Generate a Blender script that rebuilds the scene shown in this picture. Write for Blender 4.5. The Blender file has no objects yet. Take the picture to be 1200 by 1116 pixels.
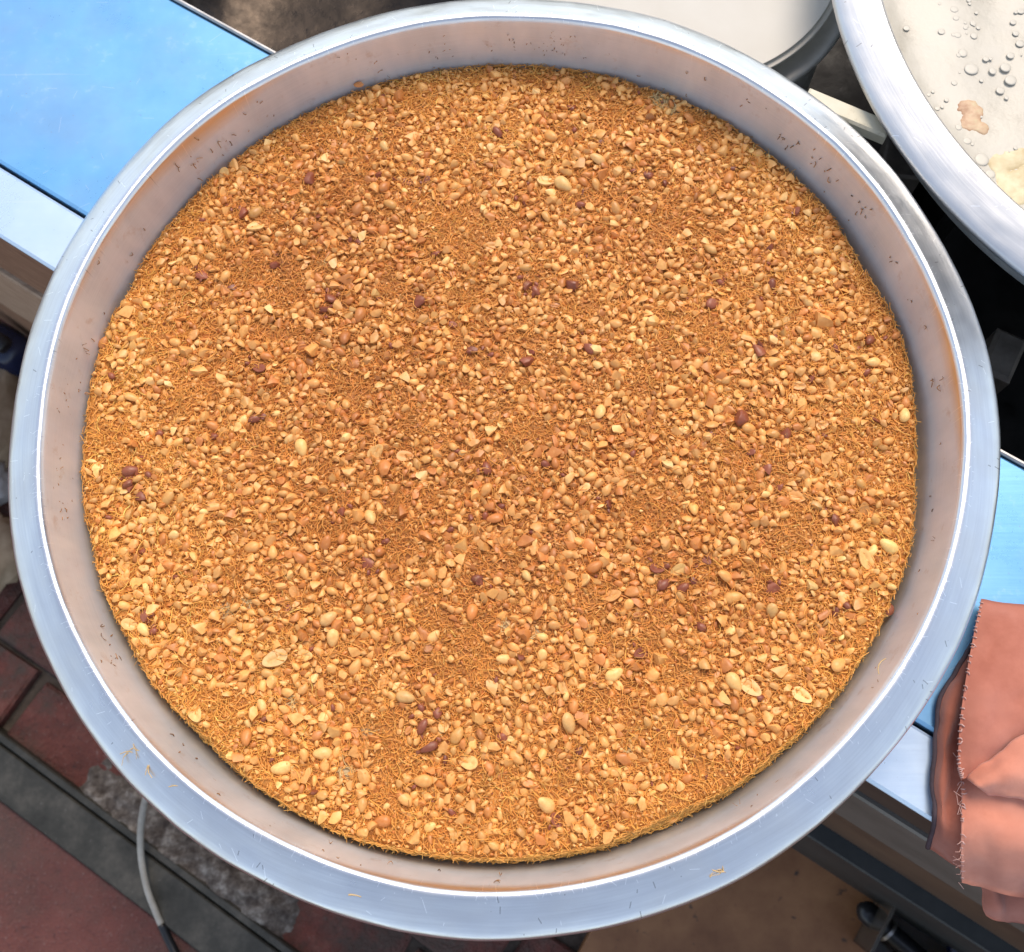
import bpy, math, random
import numpy as np
from mathutils import Vector, Matrix, noise

random.seed(7)
rng = np.random.default_rng(11)
S = bpy.context.scene
COL = S.collection
PI = math.pi

# ------------------------------------------------------------------ camera
CAM = np.array([0.0296, -0.2125, 0.5642])
AX, AY, FPX = 0.2887, 0.0333, 1200.0
cx, sx, cy, sy = math.cos(AX), math.sin(AX), math.cos(AY), math.sin(AY)
ROT = np.array([[1, 0, 0], [0, cx, -sx], [0, sx, cx]]) @ np.array([[cy, 0, sy], [0, 1, 0], [-sy, 0, cy]])
cam_d = bpy.data.cameras.new("camera")
cam = bpy.data.objects.new("camera", cam_d)
COL.objects.link(cam)
M4 = Matrix([[*ROT[0], CAM[0]], [*ROT[1], CAM[1]], [*ROT[2], CAM[2]], [0, 0, 0, 1]])
cam.matrix_world = M4
cam_d.sensor_width = 36.0
cam_d.lens = 36.0 * FPX / 1200.0
cam_d.clip_start = 0.02
cam_d.clip_end = 500
S.camera = cam
cam_d.dof.use_dof = True                                 # a phone lens: the street below is slightly soft
cam_d.dof.focus_distance = 0.61
cam_d.dof.aperture_fstop = 13.0

# ------------------------------------------------------------------ world, sun, exposure
SUN_EL, SUN_AZ = math.radians(56), math.radians(72)      # azimuth counted from +x towards +y
W = bpy.data.worlds.new("World")
S.world = W
W.use_nodes = True
wn, wl = W.node_tree.nodes, W.node_tree.links
sky = wn.new("ShaderNodeTexSky")
sky.sky_type = 'NISHITA'
sky.sun_disc = False
sky.sun_elevation = SUN_EL
sky.sun_rotation = math.radians(90) - SUN_AZ
sky.air_density = 1.0
sky.dust_density = 0.6
sky.ozone_density = 1.0
bg = wn["Background"]
hz = wn.new("ShaderNodeHueSaturation")                     # hazy, paler sky
hz.inputs['Saturation'].default_value = 0.66
hz.inputs['Value'].default_value = 1.12
wl.new(sky.outputs[0], hz.inputs['Color'])
wl.new(hz.outputs[0], bg.inputs[0])
bg.inputs[1].default_value = 0.15
sun_d = bpy.data.lights.new("sun", 'SUN')
sun_d.energy = 2.05
sun_d.angle = math.radians(36)
sun_d.color = (1.0, 0.86, 0.70)
sun = bpy.data.objects.new("sun", sun_d)
COL.objects.link(sun)
sd = Vector((math.cos(SUN_EL) * math.cos(SUN_AZ), math.cos(SUN_EL) * math.sin(SUN_AZ), math.sin(SUN_EL)))
sun.rotation_euler = sd.to_track_quat('Z', 'Y').to_euler()
sun.location = (-2, 2, 4)
vs = S.view_settings
vs.view_transform = 'Standard'
vs.look = 'None'
vs.gamma = 1.0
vs.exposure = 0.55

# ------------------------------------------------------------------ helpers
TA = math.radians(-32.3)                                   # heading of the stall top
U = np.array([math.cos(TA), math.sin(TA), 0.0])
N = np.array([math.sin(TA), -math.cos(TA), 0.0])
ZT = -0.0725                                               # stall top
ZF = -0.82                                                 # pavement


def un(n, u, z):
    """point from stall coordinates: n towards the street, u along the stall"""
    p = U * u + N * n
    return np.array([p[0], p[1], z])


def at(x, y, z):
    """where a spot of the photograph lies on the level z"""
    d = ROT @ np.array([(x - 600) / FPX, (558 - y) / FPX, -1.0])
    return CAM + d * ((z - CAM[2]) / d[2])


def tag(o, label=None, cat=None, group=None, kind=None):
    for k, v in (('label', label), ('category', cat), ('group', group), ('kind', kind)):
        if v:
            o[k] = v
    return o


def mesh(name, V, Fs, smooth=True, col=None, sharp=0):
    V = np.asarray(V, np.float32)
    me = bpy.data.meshes.new(name)
    Fs = [np.asarray(f, np.int32) for f in (Fs if isinstance(Fs, list) and len(Fs) and isinstance(Fs[0], np.ndarray) else [Fs]) if len(f)]
    loops = np.concatenate([f.ravel() for f in Fs])
    cnt = np.concatenate([np.full(len(f), f.shape[1]) for f in Fs])
    st = np.concatenate([[0], np.cumsum(cnt)[:-1]])
    me.vertices.add(len(V)); me.vertices.foreach_set('co', V.ravel())
    me.loops.add(len(loops)); me.loops.foreach_set('vertex_index', loops.astype(np.int32))
    me.polygons.add(len(cnt)); me.polygons.foreach_set('loop_start', st.astype(np.int32))
    me.update(calc_edges=True)
    me.polygons.foreach_set('use_smooth', np.full(len(cnt), smooth))
    if col is not None:
        c = np.ones((len(V), 4), np.float32); c[:, :3] = col
        a = me.color_attributes.new('tint', 'FLOAT_COLOR', 'POINT')
        a.data.foreach_set('color', c.ravel())
    me.validate()
    if sharp: me.set_sharp_from_angle(angle=sharp)
    return me


def obj(name, me, mat=None, parent=None, loc=None):
    o = bpy.data.objects.new(name, me)
    COL.objects.link(o)
    if mat and me is not None and not me.materials:
        me.materials.append(mat)
    if parent is not None:
        o.parent = parent
    if loc is not None:
        o.location = loc
    return o


def empty(name, loc=(0, 0, 0)):
    o = bpy.data.objects.new(name, None)
    o.empty_display_size = 0.05
    COL.objects.link(o)
    o.location = loc
    return o


def lathe(prof, seg=256, c=(0, 0, 0), closed_axis=True):
    P = np.array(prof, float)
    t = np.linspace(0, 2 * PI, seg, endpoint=False)
    V = np.stack([P[:, 0][:, None] * np.cos(t), P[:, 0][:, None] * np.sin(t), np.repeat(P[:, 1][:, None], seg, 1)], -1).reshape(-1, 3) + np.array(c)
    i = np.arange(len(P) - 1)[:, None] * seg
    j = np.arange(seg)[None]
    k = (j + 1) % seg
    Q = np.stack([i + j, i + k, i + seg + k, i + seg + j], -1).reshape(-1, 4)
    return V, Q


def smooth_prof(P, n=6):
    """Catmull-Rom through the profile points"""
    P = np.array(P, float)
    Q = np.vstack([2 * P[0] - P[1], P, 2 * P[-1] - P[-2]])
    out = []
    for i in range(1, len(Q) - 2):
        a, b, c, d = Q[i - 1], Q[i], Q[i + 1], Q[i + 2]
        for t in np.linspace(0, 1, n, endpoint=False):
            out.append(0.5 * ((2 * b) + (c - a) * t + (2 * a - 5 * b + 4 * c - d) * t * t + (3 * b - 3 * c + d - a) * t ** 3))
    out.append(P[-1])
    return np.array(out)


def slab(P, top, bot, bevel=0.002):
    """prism from a ground-plan polygon (counter-clockwise), bevelled on top"""
    P = np.array(P, float)
    n = len(P)
    c = P.mean(0)
    ins = []
    for i in range(n):
        a, b, d = P[i - 1], P[i], P[(i + 1) % n]
        e1 = (b - a) / np.linalg.norm(b - a); e2 = (d - b) / np.linalg.norm(d - b)
        n1 = np.array([-e1[1], e1[0]]); n2 = np.array([-e2[1], e2[0]])
        m = (n1 + n2); m /= max(1e-6, m @ n1)
        ins.append(b + m * bevel)
    ins = np.array(ins)
    V = np.vstack([np.c_[P, np.full(n, bot)], np.c_[P, np.full(n, top - bevel)], np.c_[ins, np.full(n, top)]])
    i = np.arange(n); k = (i + 1) % n
    Q = np.vstack([np.stack([i, k, n + k, n + i], 1), np.stack([n + i, n + k, 2 * n + k, 2 * n + i], 1)])
    T = []
    if n == 4:
        Q = np.vstack([Q, [[8, 9, 10, 11]], [[3, 2, 1, 0]]])
        return V, [Q]
    cen = len(V)
    V = np.vstack([V, [[*ins.mean(0), top]], [[*c, bot]]])
    T = np.vstack([np.stack([2 * n + i, 2 * n + k, np.full(n, cen)], 1), np.stack([k, i, np.full(n, cen + 1)], 1)])
    return V, [Q, T]


def unrect(u0, u1, n0, n1):
    """ground-plan rectangle in stall coordinates, counter-clockwise"""
    return [un(n1, u0, 0)[:2], un(n1, u1, 0)[:2], un(n0, u1, 0)[:2], un(n0, u0, 0)[:2]]


def slab_obj(name, P, top, bot, mat, parent=None, bevel=0.002):
    V, Fs = slab(P, top, bot, bevel)
    return obj(name, mesh(name, V, Fs, smooth=False), mat, parent)


def tube(P, r, sides=8, cap=True):
    P = np.array(P, float)
    n = len(P)
    r = np.full(n, r) if np.isscalar(r) else np.array(r)
    T = np.gradient(P, axis=0); T /= np.linalg.norm(T, axis=1)[:, None]
    up = np.array([0.0, 0, 1]) if abs(T[0, 2]) < 0.9 else np.array([1.0, 0, 0])
    A = np.cross(T, up); A /= np.linalg.norm(A, axis=1)[:, None]
    B = np.cross(T, A)
    t = np.linspace(0, 2 * PI, sides, endpoint=False)
    V = (P[:, None] + r[:, None, None] * (np.cos(t)[None, :, None] * A[:, None] + np.sin(t)[None, :, None] * B[:, None])).reshape(-1, 3)
    i = np.arange(n - 1)[:, None] * sides; j = np.arange(sides)[None]; k = (j + 1) % sides
    Q = np.stack([i + j, i + sides + j, i + sides + k, i + k], -1).reshape(-1, 4)
    if not cap:
        return V, [Q]
    V = np.vstack([V, P[0], P[-1]])
    jj = np.arange(sides); kk = (jj + 1) % sides
    T1 = np.stack([jj, kk, np.full(sides, n * sides)], 1)
    T2 = np.stack([(n - 1) * sides + kk, (n - 1) * sides + jj, np.full(sides, n * sides + 1)], 1)
    return V, [Q, np.vstack([T1, T2])]


def join(parts):
    V, Q, T, o = [], [], [], 0
    for v, fs in parts:
        for f in fs:
            (Q if f.shape[1] == 4 else T).append(f + o)
        V.append(v); o += len(v)
    out = []
    if Q: out.append(np.vstack(Q))
    if T: out.append(np.vstack(T))
    return np.vstack(V), out


def curve(P, n=24):
    return smooth_prof(np.array(P, float), n)


# ------------------------------------------------------------------ node helper
class G:
    def __init__(s, name, rough=0.5, metal=0.0, base=None, spec=None):
        s.m = bpy.data.materials.new(name)
        s.m.use_nodes = True
        s.t = s.m.node_tree
        s.b = s.t.nodes["Principled BSDF"]
        s.b.inputs['Roughness'].default_value = rough
        s.b.inputs['Metallic'].default_value = metal
        if base is not None: s.b.inputs['Base Color'].default_value = (*base, 1)
        if spec is not None: s.b.inputs['Specular IOR Level'].default_value = spec

    def n(s, typ, **kw):
        nd = s.t.nodes.new(typ)
        for k, v in kw.items(): setattr(nd, k, v)
        return nd

    def put(s, sock, v):
        if isinstance(v, bpy.types.NodeSocket): s.t.links.new(v, sock)
        elif isinstance(v, (tuple, list)) and len(v) == 3 and len(sock.default_value) == 4: sock.default_value = (*v, 1)
        else: sock.default_value = v

    def math(s, op, a, b=0.0, c=None, clamp=False):
        nd = s.n("ShaderNodeMath", operation=op, use_clamp=clamp)
        s.put(nd.inputs[0], a); s.put(nd.inputs[1], b)
        if c is not None: s.put(nd.inputs[2], c)
        return nd.outputs[0]

    def mix(s, f, a, b, blend='MIX'):
        nd = s.n("ShaderNodeMix", data_type='RGBA', blend_type=blend)
        s.put(nd.inputs[0], f); s.put(nd.inputs[6], a); s.put(nd.inputs[7], b)
        return nd.outputs[2]

    def coord(s, which='Object'):
        return s.n("ShaderNodeTexCoord").outputs[which]

    def mapping(s, v, scale=(1, 1, 1), rot=(0, 0, 0)):
        nd = s.n("ShaderNodeMapping")
        s.put(nd.inputs[0], v); nd.inputs[2].default_value = rot; nd.inputs[3].default_value = scale
        return nd.outputs[0]

    def noise(s, v, scale, detail=4, rough=0.55, out=0):
        nd = s.n("ShaderNodeTexNoise")
        s.put(nd.inputs['Vector'], v); nd.inputs['Scale'].default_value = scale
        nd.inputs['Detail'].default_value = detail; nd.inputs['Roughness'].default_value = rough
        return nd.outputs[out]

    def ramp(s, f, stops):
        nd = s.n("ShaderNodeValToRGB")
        s.put(nd.inputs[0], f)
        el = nd.color_ramp.elements
        while len(el) < len(stops): el.new(0.5)
        for e, (p, c) in zip(el, stops):
            e.position = p
            e.color = (*c, 1) if isinstance(c, tuple) else (c, c, c, 1)
        return nd.outputs[0]

    def bump(s, h, strength=0.3, dist=0.001, normal=None):
        nd = s.n("ShaderNodeBump")
        nd.inputs['Strength'].default_value = strength; nd.inputs['Distance'].default_value = dist
        s.put(nd.inputs['Height'], h)
        if normal is not None: s.put(nd.inputs['Normal'], normal)
        return nd.outputs[0]

    def set(s, **kw):
        for k, v in kw.items(): s.put(s.b.inputs[k.replace('_', ' ')], v)
        return s

    def polar(s):
        """(angle in radians, radius, z) of the object's own space"""
        sp = s.n("ShaderNodeSeparateXYZ"); s.put(sp.inputs[0], s.coord())
        x, y, z = sp.outputs
        return s.math('ARCTAN2', y, x), s.math('SQRT', s.math('ADD', s.math('MULTIPLY', x, x), s.math('MULTIPLY', y, y))), z

    def vec(s, x, y, z=0.0):
        nd = s.n("ShaderNodeCombineXYZ")
        s.put(nd.inputs[0], x); s.put(nd.inputs[1], y); s.put(nd.inputs[2], z)
        return nd.outputs[0]

    def ticks(s, a, b, thr, w, ln, swing=0.7):
        """short strokes, one in a share of the cells of a plane (a, b); strokes run along b"""
        vo = s.n("ShaderNodeTexVoronoi", voronoi_dimensions='2D', feature='F1')
        v = s.vec(a, b); s.put(vo.inputs['Vector'], v); vo.inputs['Scale'].default_value = 1.0
        df = s.n("ShaderNodeVectorMath", operation='SUBTRACT'); s.put(df.inputs[0], v); s.put(df.inputs[1], vo.outputs['Position'])
        sp = s.n("ShaderNodeSeparateXYZ"); s.put(sp.inputs[0], df.outputs[0])
        rc = s.n("ShaderNodeSeparateColor"); s.put(rc.inputs[0], vo.outputs['Color'])
        an = s.math('MULTIPLY', s.math('SUBTRACT', rc.outputs[0], 0.5), 2 * swing)
        c_, s_ = s.math('COSINE', an), s.math('SINE', an)
        px = s.math('ADD', s.math('MULTIPLY', sp.outputs[0], c_), s.math('MULTIPLY', sp.outputs[1], s_))
        py = s.math('SUBTRACT', s.math('MULTIPLY', sp.outputs[1], c_), s.math('MULTIPLY', sp.outputs[0], s_))
        m1 = s.math('LESS_THAN', s.math('ABSOLUTE', px), w)
        m2 = s.math('LESS_THAN', s.math('ABSOLUTE', py), s.math('MULTIPLY', rc.outputs[2], ln))
        m3 = s.math('GREATER_THAN', rc.outputs[1], thr)
        return s.math('MULTIPLY', s.math('MULTIPLY', m1, m2), m3)


# ------------------------------------------------------------------ materials
def mat_aluminium(name, base=(0.78, 0.795, 0.81), rough=0.34, R=0.2655, scale=1.0):
    g = G(name, rough, 0.8)
    th, r, z = g.polar()
    rz = g.math('ADD', r, z)
    rings = g.noise(g.vec(g.math('MULTIPLY', g.math('COSINE', th), 4.0), g.math('MULTIPLY', rz, 1400.0), g.math('MULTIPLY', g.math('SINE', th), 4.0)), 1.0, 4, 0.6)
    blot = g.noise(g.coord(), 22.0, 5, 0.6)
    # bright and dark nicks: close set about the bend, sparse over the flange
    a1 = g.math('MULTIPLY', th, 75.0)
    flange = g.math('GREATER_THAN', r, R * scale - 0.001)
    bend = g.math('MULTIPLY', flange, g.math('LESS_THAN', r, (R + 0.007) * scale))
    clus = g.math('GREATER_THAN', g.noise(g.vec(g.math('MULTIPLY', g.math('COSINE', th), 3.0), g.math('MULTIPLY', g.math('SINE', th), 3.0), 1.0), 1.0, 3, 0.6), 0.5)
    light = g.math('MULTIPLY', g.ticks(a1, g.math('MULTIPLY', r, 200.0), 0.50, 0.045, 0.6, 0.9), bend)
    dark = g.math('MULTIPLY', g.ticks(g.math('MULTIPLY', th, 52.0), g.math('MULTIPLY', r, 170.0), 0.86, 0.05, 0.36, 0.9), g.math('MULTIPLY', flange, clus))
    light2 = g.math('MULTIPLY', g.ticks(g.math('MULTIPLY', th, 33.0), g.math('MULTIPLY', r, 130.0), 0.84, 0.022, 0.45, 1.3), flange)
    wall = g.math('MULTIPLY', g.math('SUBTRACT', R * scale + 0.0002, r), 900.0, clamp=True)
    stain = g.math('MULTIPLY', g.math('GREATER_THAN', g.noise(g.vec(g.math('MULTIPLY', th, 60.0), g.math('MULTIPLY', z, 210.0), 3.0), 1.0, 3, 0.6), 0.72), wall)
    c = g.mix(g.ramp(rings, [(0.3, 0.0), (0.7, 1.0)]), tuple(x * 0.90 for x in base), base)
    c = g.mix(g.ramp(blot, [(0.42, 0.0), (0.75, 0.40)]), c, (0.62, 0.60, 0.58))
    c = g.mix(g.math('MULTIPLY', dark, 0.6), c, (0.20, 0.19, 0.19))
    c = g.mix(g.math('MAXIMUM', light, light2), c, (0.97, 0.97, 0.97))
    band = g.noise(g.vec(g.math('MULTIPLY', g.math('COSINE', th), 7.0), g.math('MULTIPLY', g.math('SINE', th), 7.0), g.math('MULTIPLY', z, 9.0)), 1.0, 4, 0.65)
    wc = g.mix(g.ramp(band, [(0.34, 0.0), (0.66, 1.0)]), (0.56, 0.61, 0.64), (0.76, 0.80, 0.82))
    wc = g.mix(g.ramp(rings, [(0.35, 0.0), (0.7, 0.35)]), wc, (0.78, 0.82, 0.84))
    c = g.mix(g.math('MULTIPLY', wall, 0.85), c, wc)
    smear = g.noise(g.vec(g.math('MULTIPLY', g.math('COSINE', th), 16.0), g.math('MULTIPLY', g.math('SINE', th), 16.0), g.math('MULTIPLY', z, 60.0)), 1.0, 4, 0.7)
    c = g.mix(g.math('MULTIPLY', wall, g.ramp(smear, [(0.60, 0.0), (0.72, 0.35)])), c, (0.42, 0.30, 0.20))
    c = g.mix(g.math('MULTIPLY', stain, 0.5), c, (0.36, 0.28, 0.20))
    h = g.math('ADD', g.math('MULTIPLY', rings, 0.5), g.math('MULTIPLY', blot, 0.6))
    h = g.math('SUBTRACT', h, g.math('MULTIPLY', g.math('MAXIMUM', light, dark), 1.5))
    ro = g.math('ADD', g.math('MULTIPLY', blot, 0.22), rough - 0.11)
    ro = g.math('ADD', ro, g.math('MULTIPLY', wall, 0.14))
    dent = g.noise(g.coord(), 48.0, 3, 0.5)
    h = g.math('ADD', h, g.math('MULTIPLY', dent, 1.3))
    ro = g.math('ADD', ro, g.math('MULTIPLY', g.math('SUBTRACT', dent, 0.5), 0.25))
    tn = g.n("ShaderNodeTangent", direction_type='RADIAL', axis='Z')
    g.set(Metallic=g.math('SUBTRACT', 0.95, g.math('MULTIPLY', wall, 0.48)), Base_Color=c, Roughness=ro, Normal=g.bump(h, 0.22, 0.0006), Anisotropic=0.35, Tangent=tn.outputs[0])
    return g.m


ALU = mat_aluminium('brushed_aluminium')
ALU2 = mat_aluminium('brushed_aluminium_pan', (0.80, 0.79, 0.77), 0.48, 0.2655, 1.117)

def painted(name, c0, c1, smudge=0.25):  # steel whose base colour holds its sky reflection, with scratches and smudges over it
    g = G(name, 0.3, 0.35)
    v = g.mapping(g.coord(), (6, 190, 60), (0, 0, -TA))
    br = g.noise(v, 1.0, 4, 0.6)
    bl = g.noise(g.coord(), 9.0, 5, 0.6)
    spk = g.noise(g.coord(), 420.0, 2, 0.5)
    c = g.mix(g.ramp(bl, [(0.35, 0.0), (0.7, 1.0)]), c0, c1)
    c = g.mix(g.ramp(spk, [(0.72, 0.0), (0.78, 0.5)]), c, (0.22, 0.24, 0.28))
    c = g.mix(g.ramp(br, [(0.66, 0.0), (0.8, 0.25)]), c, (0.8, 0.85, 0.9))
    sm = g.noise(g.mapping(g.coord(), (1, 1, 1), (0, 0, 0.7)), 5.5, 6, 0.6)
    c = g.mix(g.ramp(sm, [(0.46, 0.0), (0.72, smudge)]), c, (0.26, 0.33, 0.46))
    fine = g.noise(g.coord(), 90.0, 5, 0.7)
    c = g.mix(g.ramp(fine, [(0.60, 0.0), (0.76, 0.22)]), c, (0.60, 0.72, 0.84))
    sp2 = g.n("ShaderNodeSeparateXYZ"); g.put(sp2.inputs[0], g.mapping(g.coord(), (1, 1, 1), (0, 0, 0.35)))
    scr = g.ticks(g.math('MULTIPLY', sp2.outputs[0], 75.0), g.math('MULTIPLY', sp2.outputs[1], 75.0), 0.86, 0.013, 0.5, 1.5)
    c = g.mix(g.math('MULTIPLY', scr, 0.28), c, (0.72, 0.80, 0.88))
    g.set(Base_Color=c, Roughness=g.math('ADD', g.math('ADD', g.math('MULTIPLY', bl, 0.25), 0.08), g.math('MULTIPLY', fine, 0.22)), Normal=g.bump(g.math('ADD', br, bl), 0.10, 0.0008))
    return g.m


STEEL = painted('sky_tinted_steel', (0.17, 0.44, 0.76), (0.22, 0.50, 0.80), .6)  # blue of the reflected sky put into the base colour
STRIP = painted('pale_sky_tinted_steel', (0.55, 0.70, 0.88), (0.62, 0.75, 0.90))  # same steel, paler: brighter sky reflection put into the colour


g = G('dark_iron', 0.55, 0.6)
no = g.noise(g.coord(), 30, 6, 0.65)
g.set(Base_Color=g.ramp(no, [(0.3, (0.006, 0.0055, 0.005)), (0.7, (0.018, 0.015, 0.012))]), Roughness=g.ramp(no, [(0.3, 0.35), (0.7, 0.75)]), Normal=g.bump(no, 0.4, 0.002))
IRON = g.m

g = G('oily_black_pan', 0.28, 0.9)
no = g.noise(g.coord(), 26, 6, 0.65)
no2 = g.noise(g.coord(), 120, 4, 0.6)
g.set(Base_Color=g.ramp(no, [(0.35, (0.020, 0.016, 0.0135)), (0.75, (0.058, 0.044, 0.034))]), Roughness=g.ramp(no2, [(0.3, 0.22), (0.7, 0.45)]), Normal=g.bump(g.math('ADD', no, g.math('MULTIPLY', no2, 0.4)), 0.16, 0.003))
OILY = g.m

g = G('pale_tin', 0.4, 0.0)
no = g.noise(g.coord(), 18, 5, 0.6)
g.set(Base_Color=g.ramp(no, [(0.3, (0.54, 0.505, 0.435)), (0.7, (0.585, 0.555, 0.49))]), Roughness=0.5)
TIN = g.m

g = G('dull_steel', 0.42, 1.0)
no = g.noise(g.coord(), 40, 5, 0.6)
g.set(Base_Color=g.ramp(no, [(0.3, (0.38, 0.36, 0.34)), (0.7, (0.62, 0.60, 0.57))]), Normal=g.bump(no, 0.2, 0.001))
DULL = g.m

g = G('worn_pot_metal', 0.5, 0.5)
no = g.noise(g.coord(), 40, 5, 0.6)
g.set(Base_Color=g.ramp(no, [(0.3, (0.48, 0.46, 0.43)), (0.7, (0.62, 0.60, 0.56))]), Normal=g.bump(no, 0.2, 0.001))
POTM = g.m

g = G('cream_paint', 0.55)
no = g.noise(g.coord(), 60, 5, 0.6)
g.set(Base_Color=g.ramp(no, [(0.28, (0.30, 0.25, 0.17)), (0.38, (0.66, 0.60, 0.44)), (0.7, (0.72, 0.67, 0.52))]), Normal=g.bump(no, 0.2, 0.001))
CREAMWOOD = g.m

g = G('milk_film', 0.32)
n1 = g.noise(g.coord(), 14, 6, 0.65)
n2 = g.noise(g.coord(), 70, 5, 0.6)
c = g.ramp(n1, [(0.30, (0.34, 0.305, 0.24)), (0.46, (0.51, 0.47, 0.385)), (0.66, (0.585, 0.545, 0.46))])
c = g.mix(g.ramp(n2, [(0.62, 0.0), (0.75, 0.35)]), c, (0.55, 0.50, 0.42))
g.set(Base_Color=c, Roughness=g.ramp(n1, [(0.3, 0.2), (0.7, 0.45)]), Normal=g.bump(g.math('ADD', n1, g.math('MULTIPLY', n2, 0.5)), 0.35, 0.002))
MILK = g.m
g = G('milk_drop', 0.36, 0.0, (0.54, 0.50, 0.415))
DROP = g.m
g = G('pastry_scrap', 0.5)
no = g.noise(g.coord(), 90, 4, 0.6)
g.set(Base_Color=g.ramp(no, [(0.3, (0.55, 0.42, 0.22)), (0.7, (0.76, 0.66, 0.42))]), Normal=g.bump(no, 0.4, 0.001))
SCRAP = g.m
g = G('toasted_scrap', 0.5)
no = g.noise(g.coord(), 110, 4, 0.6)
g.set(Base_Color=g.ramp(no, [(0.3, (0.38, 0.18, 0.09)), (0.55, (0.60, 0.40, 0.24)), (0.75, (0.62, 0.52, 0.30))]), Normal=g.bump(no, 0.4, 0.001))
TOAST = g.m

# kunafa
g = G('kunafa_crust', 0.6)
at_ = g.n("ShaderNodeAttribute", attribute_name='tint')
n1 = g.noise(g.mapping(g.coord(), (900, 250, 500), (0, 0, 0.6)), 1.0, 3, 0.6)
n2 = g.noise(g.mapping(g.coord(), (250, 900, 500), (0, 0, 0.3)), 1.0, 3, 0.6)
nn = g.math('MAXIMUM', n1, n2)
c = g.mix(g.ramp(nn, [(0.42, 0.0), (0.68, 1.0)]), g.mix(1.0, at_.outputs['Color'], (0.55, 0.45, 0.35), 'MULTIPLY'), at_.outputs['Color'])
g.set(Base_Color=c, Normal=g.bump(nn, 0.8, 0.001))
CRUST = g.m

g = G('kunafa_strand', 0.45)
at_ = g.n("ShaderNodeAttribute", attribute_name='tint')
g.set(Base_Color=at_.outputs['Color'], Subsurface_Weight=0.0)
STRAND = g.m


def nut_mat(name, from_obj):
    g = G(name, 0.42)
    if from_obj:
        src = g.n("ShaderNodeObjectInfo").outputs['Color']
        vco = g.n("ShaderNodeNewGeometry").outputs['Position']
        sc = 330.0
    else:
        src = g.n("ShaderNodeAttribute", attribute_name='tint').outputs['Color']
        vco = g.n("ShaderNodeNewGeometry").outputs['Position']
        sc = 330.0
    no = g.noise(vco, sc, 4, 0.6)
    c = g.mix(g.ramp(no, [(0.3, 0.55), (0.62, 0.0)]), src, g.mix(1.0, src, (0.74, 0.56, 0.42), 'MULTIPLY'))
    c = g.mix(g.ramp(no, [(0.62, 0.0), (0.8, 0.35)]), c, (0.80, 0.55, 0.24))
    g.set(Base_Color=c, Roughness=g.ramp(no, [(0.3, 0.32), (0.7, 0.5)]), Normal=g.bump(no, 0.35, 0.0005))
    return g.m


NUT = nut_mat('roasted_peanut', False)
NUTO = nut_mat('roasted_peanut_piece', True)

# ground things
g = G('red_brick', 0.75)
oi = g.n("ShaderNodeObjectInfo").outputs['Random']
pos = g.n("ShaderNodeNewGeometry").outputs['Position']
no = g.noise(pos, 28, 6, 0.7)
n3 = g.noise(pos, 140, 4, 0.65)
c = g.ramp(no, [(0.3, (0.11, 0.030, 0.020)), (0.55, (0.22, 0.062, 0.042)), (0.78, (0.29, 0.13, 0.095))])
c = g.mix(g.math('MULTIPLY', oi, 0.45), c, (0.07, 0.03, 0.026))
c = g.mix(g.ramp(n3, [(0.62, 0.0), (0.74, 0.7)]), c, (0.30, 0.20, 0.17))
c = g.mix(g.ramp(n3, [(0.28, 0.8), (0.40, 0.0)]), c, (0.03, 0.016, 0.014))
n4 = g.noise(pos, 13, 6, 0.7)
c = g.mix(g.ramp(n4, [(0.44, 0.0), (0.62, 0.85)]), c, (0.085, 0.062, 0.045))
n5 = g.noise(pos, 330, 3, 0.6)
c = g.mix(g.ramp(n5, [(0.66, 0.0), (0.76, 0.6)]), c, (0.32, 0.25, 0.21))
g.set(Base_Color=c, Normal=g.bump(g.math('ADD', g.math('ADD', no, n3), g.math('MULTIPLY', n5, 0.4)), 1.0, 0.006))
BRICK = g.m

g = G('red_pavement', 0.75)
pos = g.n("ShaderNodeNewGeometry").outputs['Position']
no = g.noise(pos, 9, 7, 0.7)
n3 = g.noise(pos, 75, 5, 0.65)
c = g.ramp(no, [(0.32, (0.12, 0.034, 0.027)), (0.6, (0.185, 0.060, 0.047)), (0.8, (0.24, 0.105, 0.083))])
c = g.mix(g.ramp(n3, [(0.66, 0.0), (0.76, 0.6)]), c, (0.32, 0.25, 0.23))
c = g.mix(g.ramp(n3, [(0.26, 0.7), (0.38, 0.0)]), c, (0.07, 0.025, 0.024))
n5 = g.noise(pos, 260, 3, 0.6)
n6 = g.noise(pos, 5.5, 7, 0.72)
c = g.mix(g.ramp(n6, [(0.45, 0.0), (0.65, 0.7)]), c, (0.085, 0.055, 0.043))
c = g.mix(g.ramp(n5, [(0.60, 0.0), (0.74, 0.5)]), c, (0.27, 0.18, 0.16))
c = g.mix(g.ramp(n5, [(0.26, 0.6), (0.40, 0.0)]), c, (0.06, 0.02, 0.018))
g.set(Base_Color=c, Normal=g.bump(g.math('ADD', g.math('ADD', no, n3), n5), 0.9, 0.005))
REDPAVE = g.m

g = G('joint_dirt', 0.9)
pos = g.n("ShaderNodeNewGeometry").outputs['Position']
no = g.noise(pos, 35, 6, 0.7)
g.set(Base_Color=g.ramp(no, [(0.3, (0.035, 0.026, 0.019)), (0.7, (0.15, 0.115, 0.085))]), Normal=g.bump(no, 0.7, 0.006))
DIRT = g.m

g = G('cement_crust', 0.9)
pos = g.n("ShaderNodeNewGeometry").outputs['Position']
no = g.noise(pos, 60, 6, 0.7)
g.set(Base_Color=g.ramp(no, [(0.36, (0.05, 0.036, 0.028)), (0.52, (0.14, 0.115, 0.094)), (0.72, (0.40, 0.36, 0.31))]), Normal=g.bump(no, 0.8, 0.004))
CEMENT = g.m

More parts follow.
